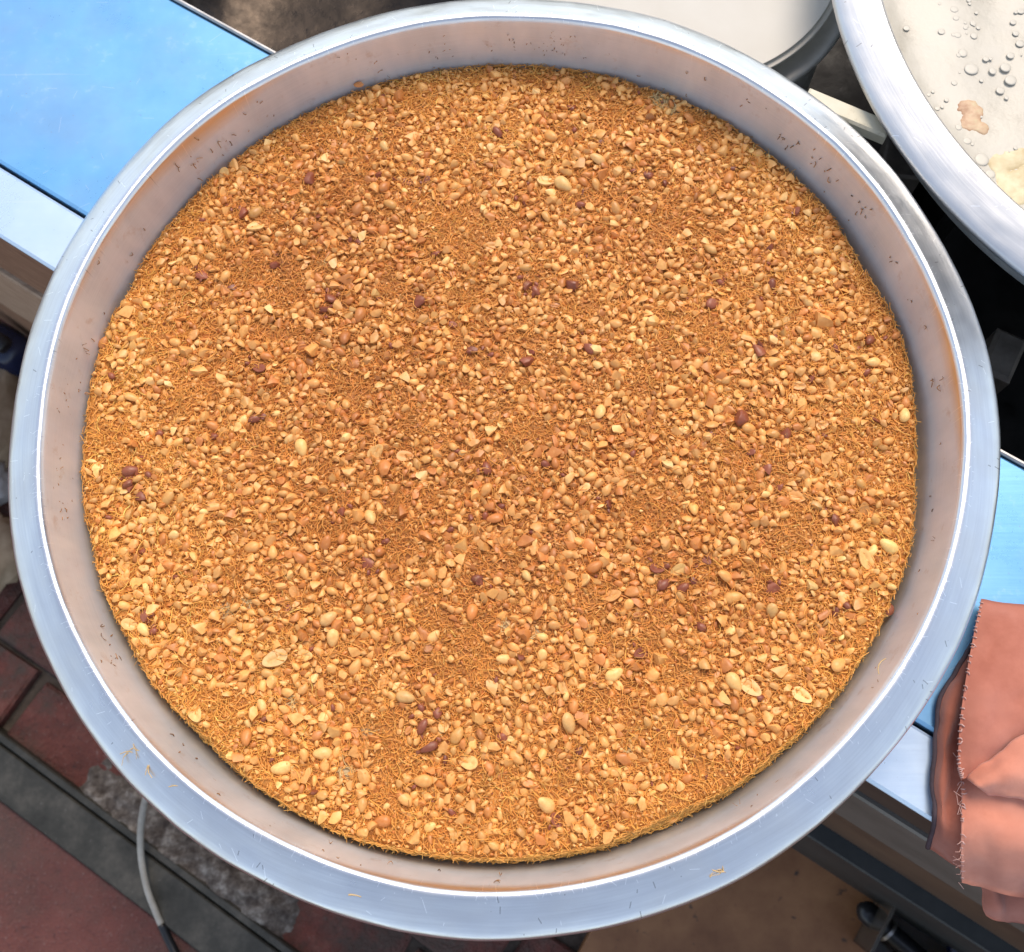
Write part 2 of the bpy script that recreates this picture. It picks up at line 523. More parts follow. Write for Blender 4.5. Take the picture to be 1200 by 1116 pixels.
g = G('olive_steel', 0.55, 0.35)
pos = g.n("ShaderNodeNewGeometry").outputs['Position']
no = g.noise(pos, 22, 6, 0.7)
n3 = g.noise(pos, 160, 3, 0.6)
c = g.ramp(no, [(0.3, (0.028, 0.027, 0.021)), (0.5, (0.055, 0.052, 0.042)), (0.7, (0.11, 0.098, 0.078))])
c = g.mix(g.ramp(n3, [(0.68, 0.0), (0.76, 0.5)]), c, (0.25, 0.23, 0.2))
g.set(Base_Color=c, Normal=g.bump(no, 0.3, 0.002))
OLIVE = g.m

g = G('speckled_stone', 0.5)
pos = g.n("ShaderNodeNewGeometry").outputs['Position']
no = g.noise(pos, 16, 6, 0.65)
n3 = g.noise(pos, 55, 3, 0.6)
c = g.ramp(no, [(0.3, (0.20, 0.075, 0.024)), (0.7, (0.36, 0.16, 0.06))])
c = g.mix(g.ramp(n3, [(0.28, 0.9), (0.36, 0.0)]), c, (0.03, 0.02, 0.014))
g.set(Base_Color=c, Normal=g.bump(no, 0.2, 0.002))
STONE = g.m


def flat_mat(name, c0, c1, scale, rough=0.6, metal=0.0, stretch=None):
    g = G(name, rough, metal)
    vv = g.coord()
    if stretch: vv = g.mapping(vv, stretch, (0, 0, -TA))
    no = g.noise(vv, scale, 5, 0.62)
    g.set(Base_Color=g.ramp(no, [(0.3, c0), (0.7, c1)]), Normal=g.bump(no, 0.3, 0.002))
    return g.m


WOOD = flat_mat('brown_board', (0.20, 0.10, 0.055), (0.36, 0.21, 0.125), 6, 0.55, 0, (2, 14, 40))
WOODL = flat_mat('pale_board', (0.32, 0.20, 0.12), (0.52, 0.37, 0.25), 6, 0.6, 0, (2, 14, 40))
BROWNR = flat_mat('brown_rail', (0.07, 0.04, 0.024), (0.14, 0.085, 0.05), 8, 0.5)
RAILG = flat_mat('grey_rail', (0.13, 0.12, 0.10), (0.20, 0.18, 0.155), 14, 0.5, 0.3)
SLATE = flat_mat('slate_rail', (0.022, 0.024, 0.023), (0.045, 0.047, 0.044), 14, 0.5, 0.2)
DARKW = flat_mat('dark_board', (0.035, 0.024, 0.018), (0.07, 0.05, 0.038), 8, 0.5)
RUSTY = flat_mat('rusty_steel', (0.07, 0.058, 0.048), (0.16, 0.135, 0.11), 40, 0.6, 0.4)
BLACKP = flat_mat('black_plastic', (0.010, 0.010, 0.011), (0.018, 0.018, 0.02), 20, 0.3)
NAVY = flat_mat('navy_plastic', (0.008, 0.012, 0.035), (0.014, 0.022, 0.06), 12, 0.25)
CABLE = flat_mat('grey_rubber', (0.30, 0.28, 0.24), (0.42, 0.40, 0.35), 60, 0.55)
SACK = flat_mat('tan_sacking', (0.26, 0.18, 0.11), (0.52, 0.40, 0.27), 24, 0.85)
BAGW = flat_mat('white_polythene', (0.38, 0.37, 0.36), (0.55, 0.54, 0.53), 18, 0.35)

g = G('clear_plastic', 0.08, 0.0, (0.55, 0.48, 0.40))
g.set(Transmission_Weight=0.9, IOR=1.3)
CLEAR = g.m

g = G('salmon_cloth', 0.85)
co = g.coord()
no = g.noise(co, 16, 6, 0.65)
n2 = g.noise(co, 5, 3, 0.5)
wv = g.n("ShaderNodeTexWave", wave_type='BANDS', bands_direction='X'); g.put(wv.inputs[0], co); wv.inputs[1].default_value = 900; wv.inputs[2].default_value = 1.5
wv2 = g.n("ShaderNodeTexWave", wave_type='BANDS', bands_direction='Y'); g.put(wv2.inputs[0], co); wv2.inputs[1].default_value = 900; wv2.inputs[2].default_value = 1.5
c = g.ramp(no, [(0.28, (0.52, 0.165, 0.095)), (0.5, (0.68, 0.26, 0.165)), (0.72, (0.74, 0.315, 0.21))])
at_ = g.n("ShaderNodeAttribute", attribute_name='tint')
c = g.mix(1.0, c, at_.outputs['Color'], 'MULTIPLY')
c = g.mix(g.ramp(n2, [(0.46, 0.0), (0.70, 0.6)]), c, (0.34, 0.125, 0.10))
g.set(Base_Color=c, Normal=g.bump(g.math('ADD', g.math('MULTIPLY', g.math('ADD', wv.outputs[1], wv2.outputs[1]), .35), g.noise(co, 150, 4, .7)), 0.35, 0.0007), Sheen_Weight=0.3)
CLOTH = g.m
THREAD = flat_mat('pale_thread', (0.62, 0.36, 0.30), (0.72, 0.46, 0.40), 90, 0.8)
HEMDARK = flat_mat('dark_thread', (0.05, 0.035, 0.045), (0.09, 0.06, 0.07), 90, 0.8)

# ------------------------------------------------------------------ the setting: ground
V, Q = np.array([[-60, -60, ZF - 0.009], [60, -60, ZF - 0.009], [60, 60, ZF - 0.009], [-60, 60, ZF - 0.009]]), np.array([[0, 1, 2, 3]])
ground = obj('ground', mesh('ground', V, Q, False), DIRT); tag(ground, kind='structure')
pave = slab_obj('pavement', unrect(-3, 3, 0.572, 3.0), ZF, ZF - 0.028, REDPAVE); tag(pave, kind='structure')

floor = empty('brick_floor', (0, 0, ZF)); tag(floor, kind='structure')
# bricks in running bond, rows along the stall
brick_meshes = []
for k in range(6):
    L, Wd = 0.094, 0.046
    P = np.array([[-L, -Wd], [L, -Wd], [L, Wd], [-L, Wd]]) + rng.normal(0, 0.0022, (4, 2))
    Vb, Fb = slab(P, 0.0, -0.045, 0.004)
    Vb[8:, 2] += rng.normal(0, 0.002, 4)
    me = mesh('brick', Vb, Fb, False); me.materials.append(BRICK)
    brick_meshes.append(me)
rows = [0.464, 0.364, 0.264, 0.164, 0.064]
offs = [-0.607, -0.50, -0.58, -0.47, -0.56]
for rn, of in zip(rows, offs):
    for k in range(-3, 9):
        u = of + 0.203 * k
        if rn < 0.35 and u > 0.22: continue
        b = obj('brick', brick_meshes[rng.integers(6)], None, floor)
        p = un(rn, u, 0)
        b.location = (p[0] + rng.normal(0, .002), p[1] + rng.normal(0, .002), rng.normal(0, 0.003) + 0.004)
        b.rotation_euler = (rng.normal(0, .012), rng.normal(0, .012), TA + rng.normal(0, 0.02))
# brown stone slab under the right half of the stall front
st = slab_obj('stone_slab', [un(.45, .285, 0)[:2], un(.45, 1.6, 0)[:2], un(.0, 1.6, 0)[:2], un(.0, .27, 0)[:2]], ZF + 0.02, ZF - 0.028, STONE); tag(st, kind='structure')

ch = empty('drain_channel', un(0.54, 0, ZF)); tag(ch, 'long dark olive steel channel edging the red brick paving', 'drain channel')
o = slab_obj('channel_cover', unrect(-2.2, 2.2, 0.516, 0.570), ZF + 0.012, ZF - 0.02, OLIVE); o.parent = ch; o.matrix_parent_inverse = Matrix.Translation(-ch.location)
o = slab_obj('channel_lip', unrect(-2.2, 2.2, 0.502, 0.512), ZF + 0.018, ZF - 0.02, OLIVE); o.parent = ch; o.matrix_parent_inverse = Matrix.Translation(-ch.location)

# cement spilt along the channel
nu, nn_ = 90, 26
uu, vv_ = np.meshgrid(np.linspace(-0.40, 0.03, nu), np.linspace(0.398, 0.503, nn_), indexing='ij')
hh = np.zeros_like(uu)
for i in range(nu):
    for j in range(nn_):
        f = noise.fractal(Vector((uu[i, j] * 26, vv_[i, j] * 26, 0)), 0.7, 2.2, 5)
        e = (vv_[i, j] - 0.405 - 0.045 * abs(noise.noise(Vector((uu[i, j] * 14, 1.7, 0))))) / 0.06
        e2 = min(1, (uu[i, j] + 0.40) / 0.05, (0.03 - uu[i, j]) / 0.1)
        hh[i, j] = ZF - 0.016 + 0.032 * min(1, max(0, e)) * max(0, e2) + 0.010 * f
P3 = uu[..., None] * U + vv_[..., None] * N
P3[..., 2] = hh
idx = np.arange(nu * nn_).reshape(nu, nn_)
Q = np.stack([idx[:-1, :-1], idx[:-1, 1:], idx[1:, 1:], idx[1:, :-1]], -1).reshape(-1, 4)
cem = obj('cement_crust', mesh('cement_crust', P3.reshape(-1, 3), Q[:, ::-1]), CEMENT)
tag(cem, 'crumbly grey cement crust spilt on the bricks beside the steel channel', 'cement spill')

# ------------------------------------------------------------------ the stall
stall = empty('food_stall', (0, 0, ZF)); tag(stall, 'long market stall whose blue steel top carries the big tray', 'stall')


def part(name, P, top, bot, mat, bevel=0.002):
    o = slab_obj(name, P, top, bot, mat)
    o.parent = stall; o.matrix_parent_inverse = Matrix.Translation((0, 0, -ZF))
    return o


UL, UR = -1.15, 1.15
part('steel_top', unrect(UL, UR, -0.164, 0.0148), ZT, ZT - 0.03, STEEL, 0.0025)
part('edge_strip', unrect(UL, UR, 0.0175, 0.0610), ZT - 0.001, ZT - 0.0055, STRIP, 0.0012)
part('back_lip', unrect(UL, UR, -0.1672, -0.1645), ZT + 0.0022, ZT - 0.06, DULL, 0.0006)
# front, left half: boards; right half: rails
part('front_board', unrect(UL, 0.0, 0.038, 0.050), ZT - 0.0065, -0.205, WOOD)
part('front_board', unrect(UL, 0.0, 0.030, 0.047), -0.209, -0.315, WOOD)
part('front_board', unrect(UL, 0.0, 0.036, 0.052), -0.320, -0.560, WOODL)
part('front_board', unrect(UL, 0.0, 0.030, 0.046), -0.565, ZF, WOOD)
part('front_rail', unrect(0.004, UR, 0.036, 0.050), ZT - 0.0065, -0.20, DARKW)
part('front_rail', unrect(0.004, UR, 0.030, 0.054), -0.205, -0.35, RAILG)
part('front_rail', unrect(0.004, UR, 0.030, 0.048), -0.354, -0.54, BROWNR)
part('front_rail', unrect(0.004, UR, 0.030, 0.066), -0.545, ZF + .021, SLATE)
# unseen dark slab added beyond the milk tray to darken the rim reflections
def dark_reflection_slab():
    c = np.array([1.12, 0.86]); d = np.array([-.61, .79]); nn2 = np.array([.79, .61])
    P = [c - d * .42, c + nn2 * .12 - d * .42, c + nn2 * .12 + d * .45, c + d * .45]
    o = slab_obj('wall', P, 1.0, ZF - .02, DARKW, None, .004); tag(o, kind='structure')


dark_reflection_slab()
# fire well behind the top
part('well_floor', unrect(UL, UR, -1.25, -0.170), -0.235, -0.25, IRON)
part('well_back', unrect(UL, UR, -1.27, -1.252), -0.02, -0.25, IRON)
part('well_side', unrect(UL - .02, UL - .002, -1.27, 0.03), -0.104, ZF, IRON)
part('well_side', unrect(UR + .002, UR + .02, -1.27, 0.03), -0.104, ZF, IRON)
part('well_front', unrect(UL, UR, -0.168, -0.150), ZT - 0.062, -0.233, IRON)

# ------------------------------------------------------------------ the big tray
PROF = [(0.284, -0.0055), (0.2875, -0.0065), (0.2902, -0.0040), (0.2897, -0.0008), (0.2870, 0.0016), (0.2815, 0.0044), (0.2755, 0.0070), (0.2712, 0.0088),
        (0.2690, 0.0095), (0.2670, 0.0093), (0.2656, 0.0078), (0.2647, 0.0045), (0.2633, -0.010), (0.2610, -0.030), (0.2580, -0.046), (0.2530, -0.059), (0.2450, -0.0665), (0.2300, -0.0690), (0.15, -0.0692), (0.0005, -0.0692)]
UNDER = [(0.0005, -0.0722), (0.15, -0.0722), (0.2310, -0.0722), (0.2465, -0.0690), (0.2570, -0.0610), (0.2625, -0.047), (0.2652, -0.030), (0.2662, -0.010), (0.2672, 0.0035), (0.272, 0.0062), (0.279, 0.0042), (0.284, -0.0015), (0.284, -0.0055)]


def tray_mesh(name, k=1.0, seg=320, wob=0.0006):
    pr = np.vstack([smooth_prof(PROF, 5), smooth_prof(UNDER, 3)])
    V, Q = lathe(pr * np.array([k, 1.0]), seg)
    t = np.arctan2(V[:, 1], V[:, 0])
    r = np.hypot(V[:, 0], V[:, 1])
    w = wob * (np.sin(3 * t + .4) + .7 * np.sin(5 * t + 2) + .5 * np.sin(11 * t + 1)) * np.clip(r / .27, 0, 1) ** 4
    V[:, 0] += w * np.cos(t); V[:, 1] += w * np.sin(t)
    V[:, 2] += 0.8 * w
    nz = np.array([noise.noise(Vector((math.cos(a) * 9, math.sin(a) * 9, b * 60))) + .6 * noise.noise(Vector((math.cos(a) * 24, math.sin(a) * 24, b * 150))) for a, b in zip(t, r)])
    V[:, 2] += nz * 0.00022 * (r > .2 * k)
    V[:, 0] += nz * 0.00016 * np.cos(t) * (r > .24 * k); V[:, 1] += nz * 0.00016 * np.sin(t) * (r > .24 * k)
    return V, Q


def tray_obj(name, k, mat, loc):
    """the bowl, with its rolled rim as a part; both keep the normals of the one whole surface"""
    V, Q = tray_mesh(name, k)
    whole = mesh(name + '_whole', V, Q)
    nv = np.zeros(len(V) * 3, np.float32); whole.vertex_normals.foreach_get('vector', nv); nv = nv.reshape(-1, 3)
    rq = np.hypot(V[Q][:, :, 0], V[Q][:, :, 1]).mean(1)
    isrim = rq > .2690 * k
    out = None
    for nm, sel in ((name, ~isrim), ('rim', isrim)):
        used, inv = np.unique(Q[sel], return_inverse=True)
        me = mesh(nm, V[used], inv.reshape(-1, 4))
        me.normals_split_custom_set_from_vertices(nv[used].tolist())
        o = obj(nm, me, mat, out, loc if out is None else None)
        out = out or o
    bpy.data.meshes.remove(whole)
    return out


tray = tray_obj('aluminium_tray', 1.0, ALU, (0, 0, 0))
tag(tray, 'large round brushed aluminium tray with scratched flange holding the kunafa', 'tray')

# ------------------------------------------------------------------ kunafa
KA = [-180, -176, -168, -161, -156, -149, -141, -131, -121, -114, -107, -98, -91, -83, -76, -72, -64, -59, -51, -42, -32, -25, -19, -8, 1, 11, 17, 24, 34, 45, 54, 70, 77, 90, 101, 110, 123, 138, 152, 160, 166, 176, 180]
KR = [.2576, .2574, .2574, .2558, .2567, .2544, .2549, .2511, .254, .2549, .2558, .254, .2542, .2532, .2534, .251, .2503, .2524, .2514, .2531, .2541, .2545, .2561, .2523, .2539, .257, .2559, .2525, .2567, .2565, .259, .2583, .261, .261, .2612, .262, .262, .262, .2616, .2560, .2615, .2584, .2576]
KZ = -0.0300


def krad(t):
    return np.minimum(np.interp(np.degrees(t), KA, KR) + .0008, .2598)


def relief(x, y):
    return 0.0016 * noise.noise(Vector((x * 14, y * 14, 3.1))) + 0.0012 * noise.noise(Vector((x * 45, y * 45, 7.7)))


BARE = [at(a, b, KZ)[:2].tolist() + [c * .00049] for a, b, c in ((265, 716, 9), (290, 708, 6), (342, 824, 8), (404, 905, 9), (430, 858, 6), (775, 119, 13), (790, 131, 8), (593, 735, 7), (735, 883, 7), (380, 310, 6), (628, 742, 6))]


def s_bare(x, y):
    return any((x - a) ** 2 + (y - b) ** 2 < c * c for a, b, c in BARE)


def toast(x, y):
    """how brown the bake is, 0..1"""
    a = noise.fractal(Vector((x * 7 + 3, y * 7, 0.3)), 0.8, 2.1, 4)
    r = math.hypot(x, y) / 0.26
    return min(1, max(0, 0.34 + 0.40 * a + 0.40 * (1 - r * r)))


NT, NR = 480, 110
th = np.linspace(-PI, PI, NT, endpoint=False)
rr = krad(th)
rr = rr + np.array([0.0009 * noise.noise(Vector((math.cos(t) * 22, math.sin(t) * 22, 0))) + 0.0007 * noise.noise(Vector((math.cos(t) * 70, math.sin(t) * 70, 4))) for t in th]) - 0.0012
WZ, WR = [-.059, -.046, -.03, -.010], [.2530, .2580, .2610, .2633]


def side_r(t, r, dz):
    """radius of the cake's side dz below the top edge: it leans out to the tray wall"""
    w = np.interp(KZ + dz, WZ, WR) - .0016
    s = np.clip((-dz - .003) / .016, 0, 1)
    return r + (np.minimum(w, r + .0075) - r) * s


rings_ = []
for f in np.linspace(0.001, 0.985, NR): rings_.append((f, 0.0))
rings_ += [(0.993, -0.0007), (0.998, -0.002), (1.0, -0.004), (1.0, -0.008), (1.0, -0.012), (1.0, -0.018), (1.0, -0.026), (0.985, -0.034), (0.95, -0.0388)]
VV = []; CC = []
for f, dz in rings_:
    for t, r in zip(th, rr):
        rq = f * (side_r(t, r, dz) if dz < -.003 else r)
        x, y = rq * math.cos(t), rq * math.sin(t)
        z = KZ + dz + (relief(x, y) if dz > -0.03 else 0)
        VV.append((x, y, z))
        q = toast(x, y)
        if dz < -0.003: CC.append((0.74, 0.42, 0.11) if dz < -0.006 else (0.68, 0.33, 0.065))
        elif s_bare(x, y): CC.append((.72, .55, .30))
        else: CC.append((0.74 - 0.18 * q, 0.32 - 0.11 * q, 0.06 - 0.02 * q))
i = np.arange(len(rings_) - 1)[:, None] * NT; j = np.arange(NT)[None]; k = (j + 1) % NT
Q = np.stack([i + j, i + NT + j, i + NT + k, i + k], -1).reshape(-1, 4)
kun = obj('kunafa', mesh('kunafa', VV, Q, True, np.array(CC)), CRUST)
tag(kun, 'huge round golden kunafa covered in crushed roasted peanuts filling the tray', 'kunafa')


# --- peanut pieces
def ico(level):
    import bmesh
    bm = bmesh.new(); bmesh.ops.create_icosphere(bm, subdivisions=level, radius=1.0)
    v = np.array([q.co[:] for q in bm.verts]); f = np.array([[q.index for q in p.verts] for p in bm.faces]); bm.free()
    return v, f


ICO = {1: ico(1), 2: ico(2), 3: ico(3)}


def chip(d, kind, r):
    """one piece of peanut about 1 unit long, from unit directions d"""
    v = d.copy()
    if kind == 'half':                                   # half kernel, dome up
        v = v * np.array([0.52, 0.33, 0.30])
        v[:, 1] *= 1 + 0.18 * np.tanh(3 * v[:, 0])
        low = v[:, 2] < -0.03
        g_ = np.exp(-(v[:, 1] / 0.06) ** 2) * (np.abs(v[:, 0]) < 0.36)
        v[low, 2] = -0.03 - 0.14 * v[low, 2] * 0 + 0.05 * g_[low]
    elif kind == 'whole':
        v = v * np.array([0.50, 0.32, 0.30]); v[:, 1] *= 1 + 0.15 * np.tanh(3 * v[:, 0]); v[:, 2] *= 1 + 0.1 * np.tanh(3 * v[:, 0])
    else:
        v = v * np.array([0.62, r.uniform(0.36, 0.62), r.uniform(0.26, 0.42)])
        v = v * (1 + 0.10 * np.sin(v @ r.normal(0, 4, 3) + r.uniform(0, 6)))[:, None]
        for _ in range(r.integers(4, 10)):
            n = r.normal(0, 1, 3); n /= np.linalg.norm(n)
            dd = r.uniform(0.16, 0.40)
            s = v @ n - dd
            m = s > 0
            v[m] -= n * (s[m] * 0.985)[:, None]
        if kind == 'flake': v[:, 2] *= 0.5
        v -= (v.max(0) + v.min(0)) / 2
        v /= (v[:, 0].max() - v[:, 0].min())
    return v


kinds = ['chip'] * 22 + ['half'] * 7 + ['whole'] * 4 + ['flake'] * 7
seeds = rng.integers(0, 1 << 30, len(kinds))
VAR = {lv: [chip(ICO[lv][0], kd, np.random.default_rng(sd_)) for kd, sd_ in zip(kinds, seeds)] for lv in (1, 2, 3)}
VAR[0] = None
NUTMESH = []
for vv in VAR[3]:
    me = mesh('nut_piece', vv, ICO[3][1], sharp=.42); me.materials.append(NUTO); NUTMESH.append(me)


def euler_mats(a, b, c):
    ca, sa, cb, sb, cc, sc = np.cos(a), np.sin(a), np.cos(b), np.sin(b), np.cos(c), np.sin(c)
    z = np.zeros_like(a); o = np.ones_like(a)
    X = np.stack([o, z, z, z, ca, -sa, z, sa, ca], -1).reshape(-1, 3, 3)
    Y = np.stack([cb, z, sb, z, o, z, -sb, z, cb], -1).reshape(-1, 3, 3)
    Z = np.stack([cc, -sc, z, sc, cc, z, z, z, o], -1).reshape(-1, 3, 3)
    return Z @ Y @ X


# strokes seen in the photograph: pale kernels and red-brown skins (photo spot, length in mm, tone)
PALE = [(603, 240, 11), (322, 772, 15), (475, 817, 11), (622, 410, 9), (697, 410, 8), (228, 836, 12), (508, 746, 9), (666, 848, 13), (735, 424, 9), (1060, 487, 10), (640, 212, 12), (700, 188, 11), (590, 772, 9), (152, 732, 10), (168, 738, 9), (385, 725, 11), (390, 748, 11), (640, 943, 12), (660, 217, 13), (880, 806, 13), (940, 815, 12), (905, 716, 10), (860, 800, 12), (440, 530, 12), (330, 900, 12), (520, 850, 9), (1042, 640, 12), (1015, 655, 13), (795, 668, 10), (683, 680, 11), (720, 790, 11), (548, 893, 12), (262, 205, 10), (300, 265, 12)]
SKIN = [(362, 208, 11), (478, 212, 8), (583, 155, 9), (490, 352, 9), (387, 350, 9), (381, 362, 8), (420, 282, 7), (302, 430, 10), (298, 490, 9), (618, 335, 10), (628, 340, 8), (553, 410, 8), (691, 408, 9), (618, 425, 10), (868, 490, 10), (890, 412, 9), (153, 552, 11), (150, 568, 8), (772, 665, 11), (778, 685, 9), (170, 722, 9), (178, 740, 7), (495, 852, 10), (503, 876, 11), (752, 765, 10), (652, 962, 9), (570, 548, 9), (905, 690, 8), (820, 735, 8), (828, 655, 8), (500, 212, 7), (322, 310, 8), (237, 322, 8), (285, 250, 8), (905, 332, 7), (640, 545, 8), (430, 660, 8), (560, 680, 8), (400, 600, 7), (712, 590, 7), (980, 610, 8), (845, 330, 7), (760, 205, 7), (680, 240, 8), (1020, 398, 9)]

items = []                                                  # x, y, size(m), tone
cell = {}


def free(x, y, s, tol):
    ci, cj = int(x // 0.012), int(y // 0.012)
    for a in (-1, 0, 1):
        for b in (-1, 0, 1):
            for (x2, y2, s2) in cell.get((ci + a, cj + b), ()):
                if (x - x2) ** 2 + (y - y2) ** 2 < (tol * (s + s2)) ** 2: return False
    return True


def place(x, y, s, tone):
    items.append((x, y, s, tone)); cell.setdefault((int(x // 0.012), int(y // 0.012)), []).append((x, y, s))


for px, py, mm in PALE:
    p = at(px, py, KZ + .002); place(p[0], p[1], mm / 1000, 'pale')
for px, py, mm in SKIN:
    p = at(px, py, KZ + .002); place(p[0], p[1], mm / 1000, 'skin')
    for _ in range(2):
        q = p[:2] + rng.normal(0, .004, 2); place(q[0], q[1], rng.uniform(.003, .005), 'skin')


def patch(x, y):
    return 0.75 * noise.noise(Vector((x * 26, y * 26, 12.0))) + 0.75 * noise.noise(Vector((x * 62, y * 62, 2.0)))


for lo, hi, tries, tol, thr in ((.0085, .0115, 3000, .36, -.10), (.0064, .0085, 11000, .34, -.16), (.0046, .0064, 20000, .33, -.20), (.0030, .0046, 18000, .32, -.28), (.0013, .0030, 26000, .31, -.9)):
    cap = {.0085: 110, .0064: 1350, .0046: 3500, .0030: 4600, .0013: 9500}[lo]
    got = 0
    for _ in range(tries):
        t = random.uniform(-PI, PI)
        r = math.sqrt(random.random()) * (krad(t) - 0.5 * hi - .0008)
        x, y = r * math.cos(t), r * math.sin(t)
        pv = patch(x, y) - .35 * max(0, (r / krad(t) - .94) / .06)
        if s_bare(x, y) and lo > .002: continue
        if pv < thr + random.uniform(-.12, .12): continue
        s = random.uniform(lo, hi)
        if free(x, y, s, tol):
            q = toast(x, y)
            u = random.random()
            tone = 'skin' if u < 0.013 else ('roast' if u < 0.10 + 0.25 * q else ('pale' if u > 0.93 else 'gold'))
            place(x, y, s, tone); got += 1
            if got >= cap: break

n_it = len(items)
X = np.array([q[0] for q in items]); Y = np.array([q[1] for q in items]); SZ = np.array([q[2] for q in items])
TONE = {'pale': (0.95, 0.59, 0.21), 'gold': (0.84, 0.435, 0.128), 'roast': (0.66, 0.26, 0.065), 'skin': (0.30, 0.090, 0.042)}
CT = np.array([TONE[q[3]] for q in items]) * (1 + rng.normal(0, .10, (n_it, 1))) * (1 + rng.normal(0, .014, (n_it, 3)))
TQ = np.array([toast(a, b) for a, b in zip(X, Y)])
CT = CT * (1.06 - np.array([0.16, 0.25, 0.32]) * TQ[:, None])
KIND = rng.integers(0, len(kinds), n_it)
halves = [k for k, kd in enumerate(kinds) if kd == 'half']
wholes = [k for k, kd in enumerate(kinds) if kd in ('half', 'whole')]
for k in range(n_it):
    if items[k][3] == 'pale' and SZ[k] > .0085: KIND[k] = random.choice(halves)
    elif SZ[k] > .0085 and random.random() < 0.45: KIND[k] = random.choice(wholes)
big = SZ > 0.006
A = rng.normal(0, .42, n_it); B = rng.normal(0, .32, n_it); Cc = rng.uniform(-PI, PI, n_it)
flip = np.array([kinds[k] == 'half' and random.random() < 0.45 for k in KIND])
A = np.where(flip, PI + A * .5, A)
small = SZ < .0045
A = np.where(small, rng.uniform(-PI, PI, n_it), A)
ZZ = np.array([relief(a, b) for a, b in zip(X, Y)]) + KZ + SZ * np.where(big, .10, .18) + rng.uniform(-.0003, .0011, n_it)
RM = euler_mats(A, B, Cc)
order = np.argsort(-SZ)
top300 = order[:300]
for k in top300:
    o = bpy.data.objects.new('nut_piece', NUTMESH[KIND[k]]); COL.objects.link(o); o.parent = kun
    m = Matrix([[*(RM[k][0] * SZ[k]), X[k]], [*(RM[k][1] * SZ[k]), Y[k]], [*(RM[k][2] * SZ[k]), ZZ[k]], [0, 0, 0, 1]])
    o.matrix_local = m
    o.color = (*np.clip(CT[k], 0, 1), 1)
VV, FF, CC, off = [], [], [], 0
for k in order[300:]:
    lv = 2 if SZ[k] > .0034 else 1
    v = (VAR[lv][KIND[k]] * SZ[k]) @ RM[k].T + np.array([X[k], Y[k], ZZ[k]])
    VV.append(v); FF.append(ICO[lv][1] + off); off += len(v); CC.append(np.repeat(CT[k][None], len(v), 0))
o = obj('crushed_nuts', mesh('crushed_nuts', np.vstack(VV), np.vstack(FF), True, np.clip(np.vstack(CC), 0, 1), sharp=.62), NUT, kun); tag(o, kind='stuff')


# --- pastry strands
def strands(P, D, L, bend, rad, col, sides=3, rings=4, sag=0.0):
    """curved threads: start P, heading D (unit), length L, sideways bend"""
    n = len(P)
    side = np.cross(D, np.array([0, 0, 1.0])); side /= np.maximum(1e-6, np.linalg.norm(side, axis=1))[:, None]
    s = np.linspace(-.5, .5, rings)
    C_ = P[:, None] + D[:, None] * (L[:, None] * s)[..., None] + side[:, None] * (bend[:, None] * L[:, None] * (s ** 2 - .08) * 2)[..., None]
    C_[:, :, 2] -= sag * (s[None] + .5) ** 2 * L[:, None]
    up = np.cross(side, D)
    t = np.linspace(0, 2 * PI, sides, endpoint=False)
    off_ = (np.cos(t)[None, :, None] * side[:, None] + np.sin(t)[None, :, None] * up[:, None]) * rad[:, None, None]
    V = (C_[:, :, None] + off_[:, None]).reshape(-1, 3)
    b = np.arange(n)[:, None, None] * (rings * sides); i = np.arange(rings - 1)[None, :, None] * sides; j = np.arange(sides)[None, None]; k2 = (j + 1) % sides
    Q = np.stack([b + i + j, b + i + k2, b + i + sides + k2, b + i + sides + j], -1).reshape(-1, 4)
    return V, Q, np.repeat(col, rings * sides, 0)


NS = 54000
t = rng.uniform(-PI, PI, NS); r = np.sqrt(rng.random(NS)) * (krad(t) - .003)
x, y = r * np.cos(t), r * np.sin(t)
pm = np.array([patch(a, b) for a, b in zip(x, y)])
keep = (pm < 0.05) | (rng.random(NS) < 0.75)
x, y, t, r = x[keep], y[keep], t[keep], r[keep]
n = len(x)
hd = rng.uniform(-PI, PI, n); tilt = rng.normal(0.0, .10, n)
D = np.stack([np.cos(hd) * np.cos(tilt), np.sin(hd) * np.cos(tilt), np.sin(tilt)], 1)
L = rng.uniform(.004, .013, n)
edge = np.clip((krad(t) - r) / .007, .25, 1); L *= edge
zz = np.array([relief(a, b) for a, b in zip(x, y)]) + KZ + rng.uniform(-.0003, .0018, n)
q = np.array([toast(a, b) for a, b in zip(x, y)])[:, None]
base = np.array([[0.95, 0.42, 0.082]]) * (1.1 - q * np.array([[.34, .46, .5]]))
colr = base * (1 + rng.normal(0, .16, (n, 1)))
bz = np.array([s_bare(a, b) for a, b in zip(x, y)]); colr[bz] = (.84, .60, .26)
pale = rng.random(n) < .06; colr[pale] = colr[pale] * np.array([1.3, 1.45, 1.9])
p1 = strands(np.stack([x, y, zz], 1), D, L, rng.normal(0, .5, n), rng.uniform(.00020, .00034, n), np.clip(colr, 0, 1))
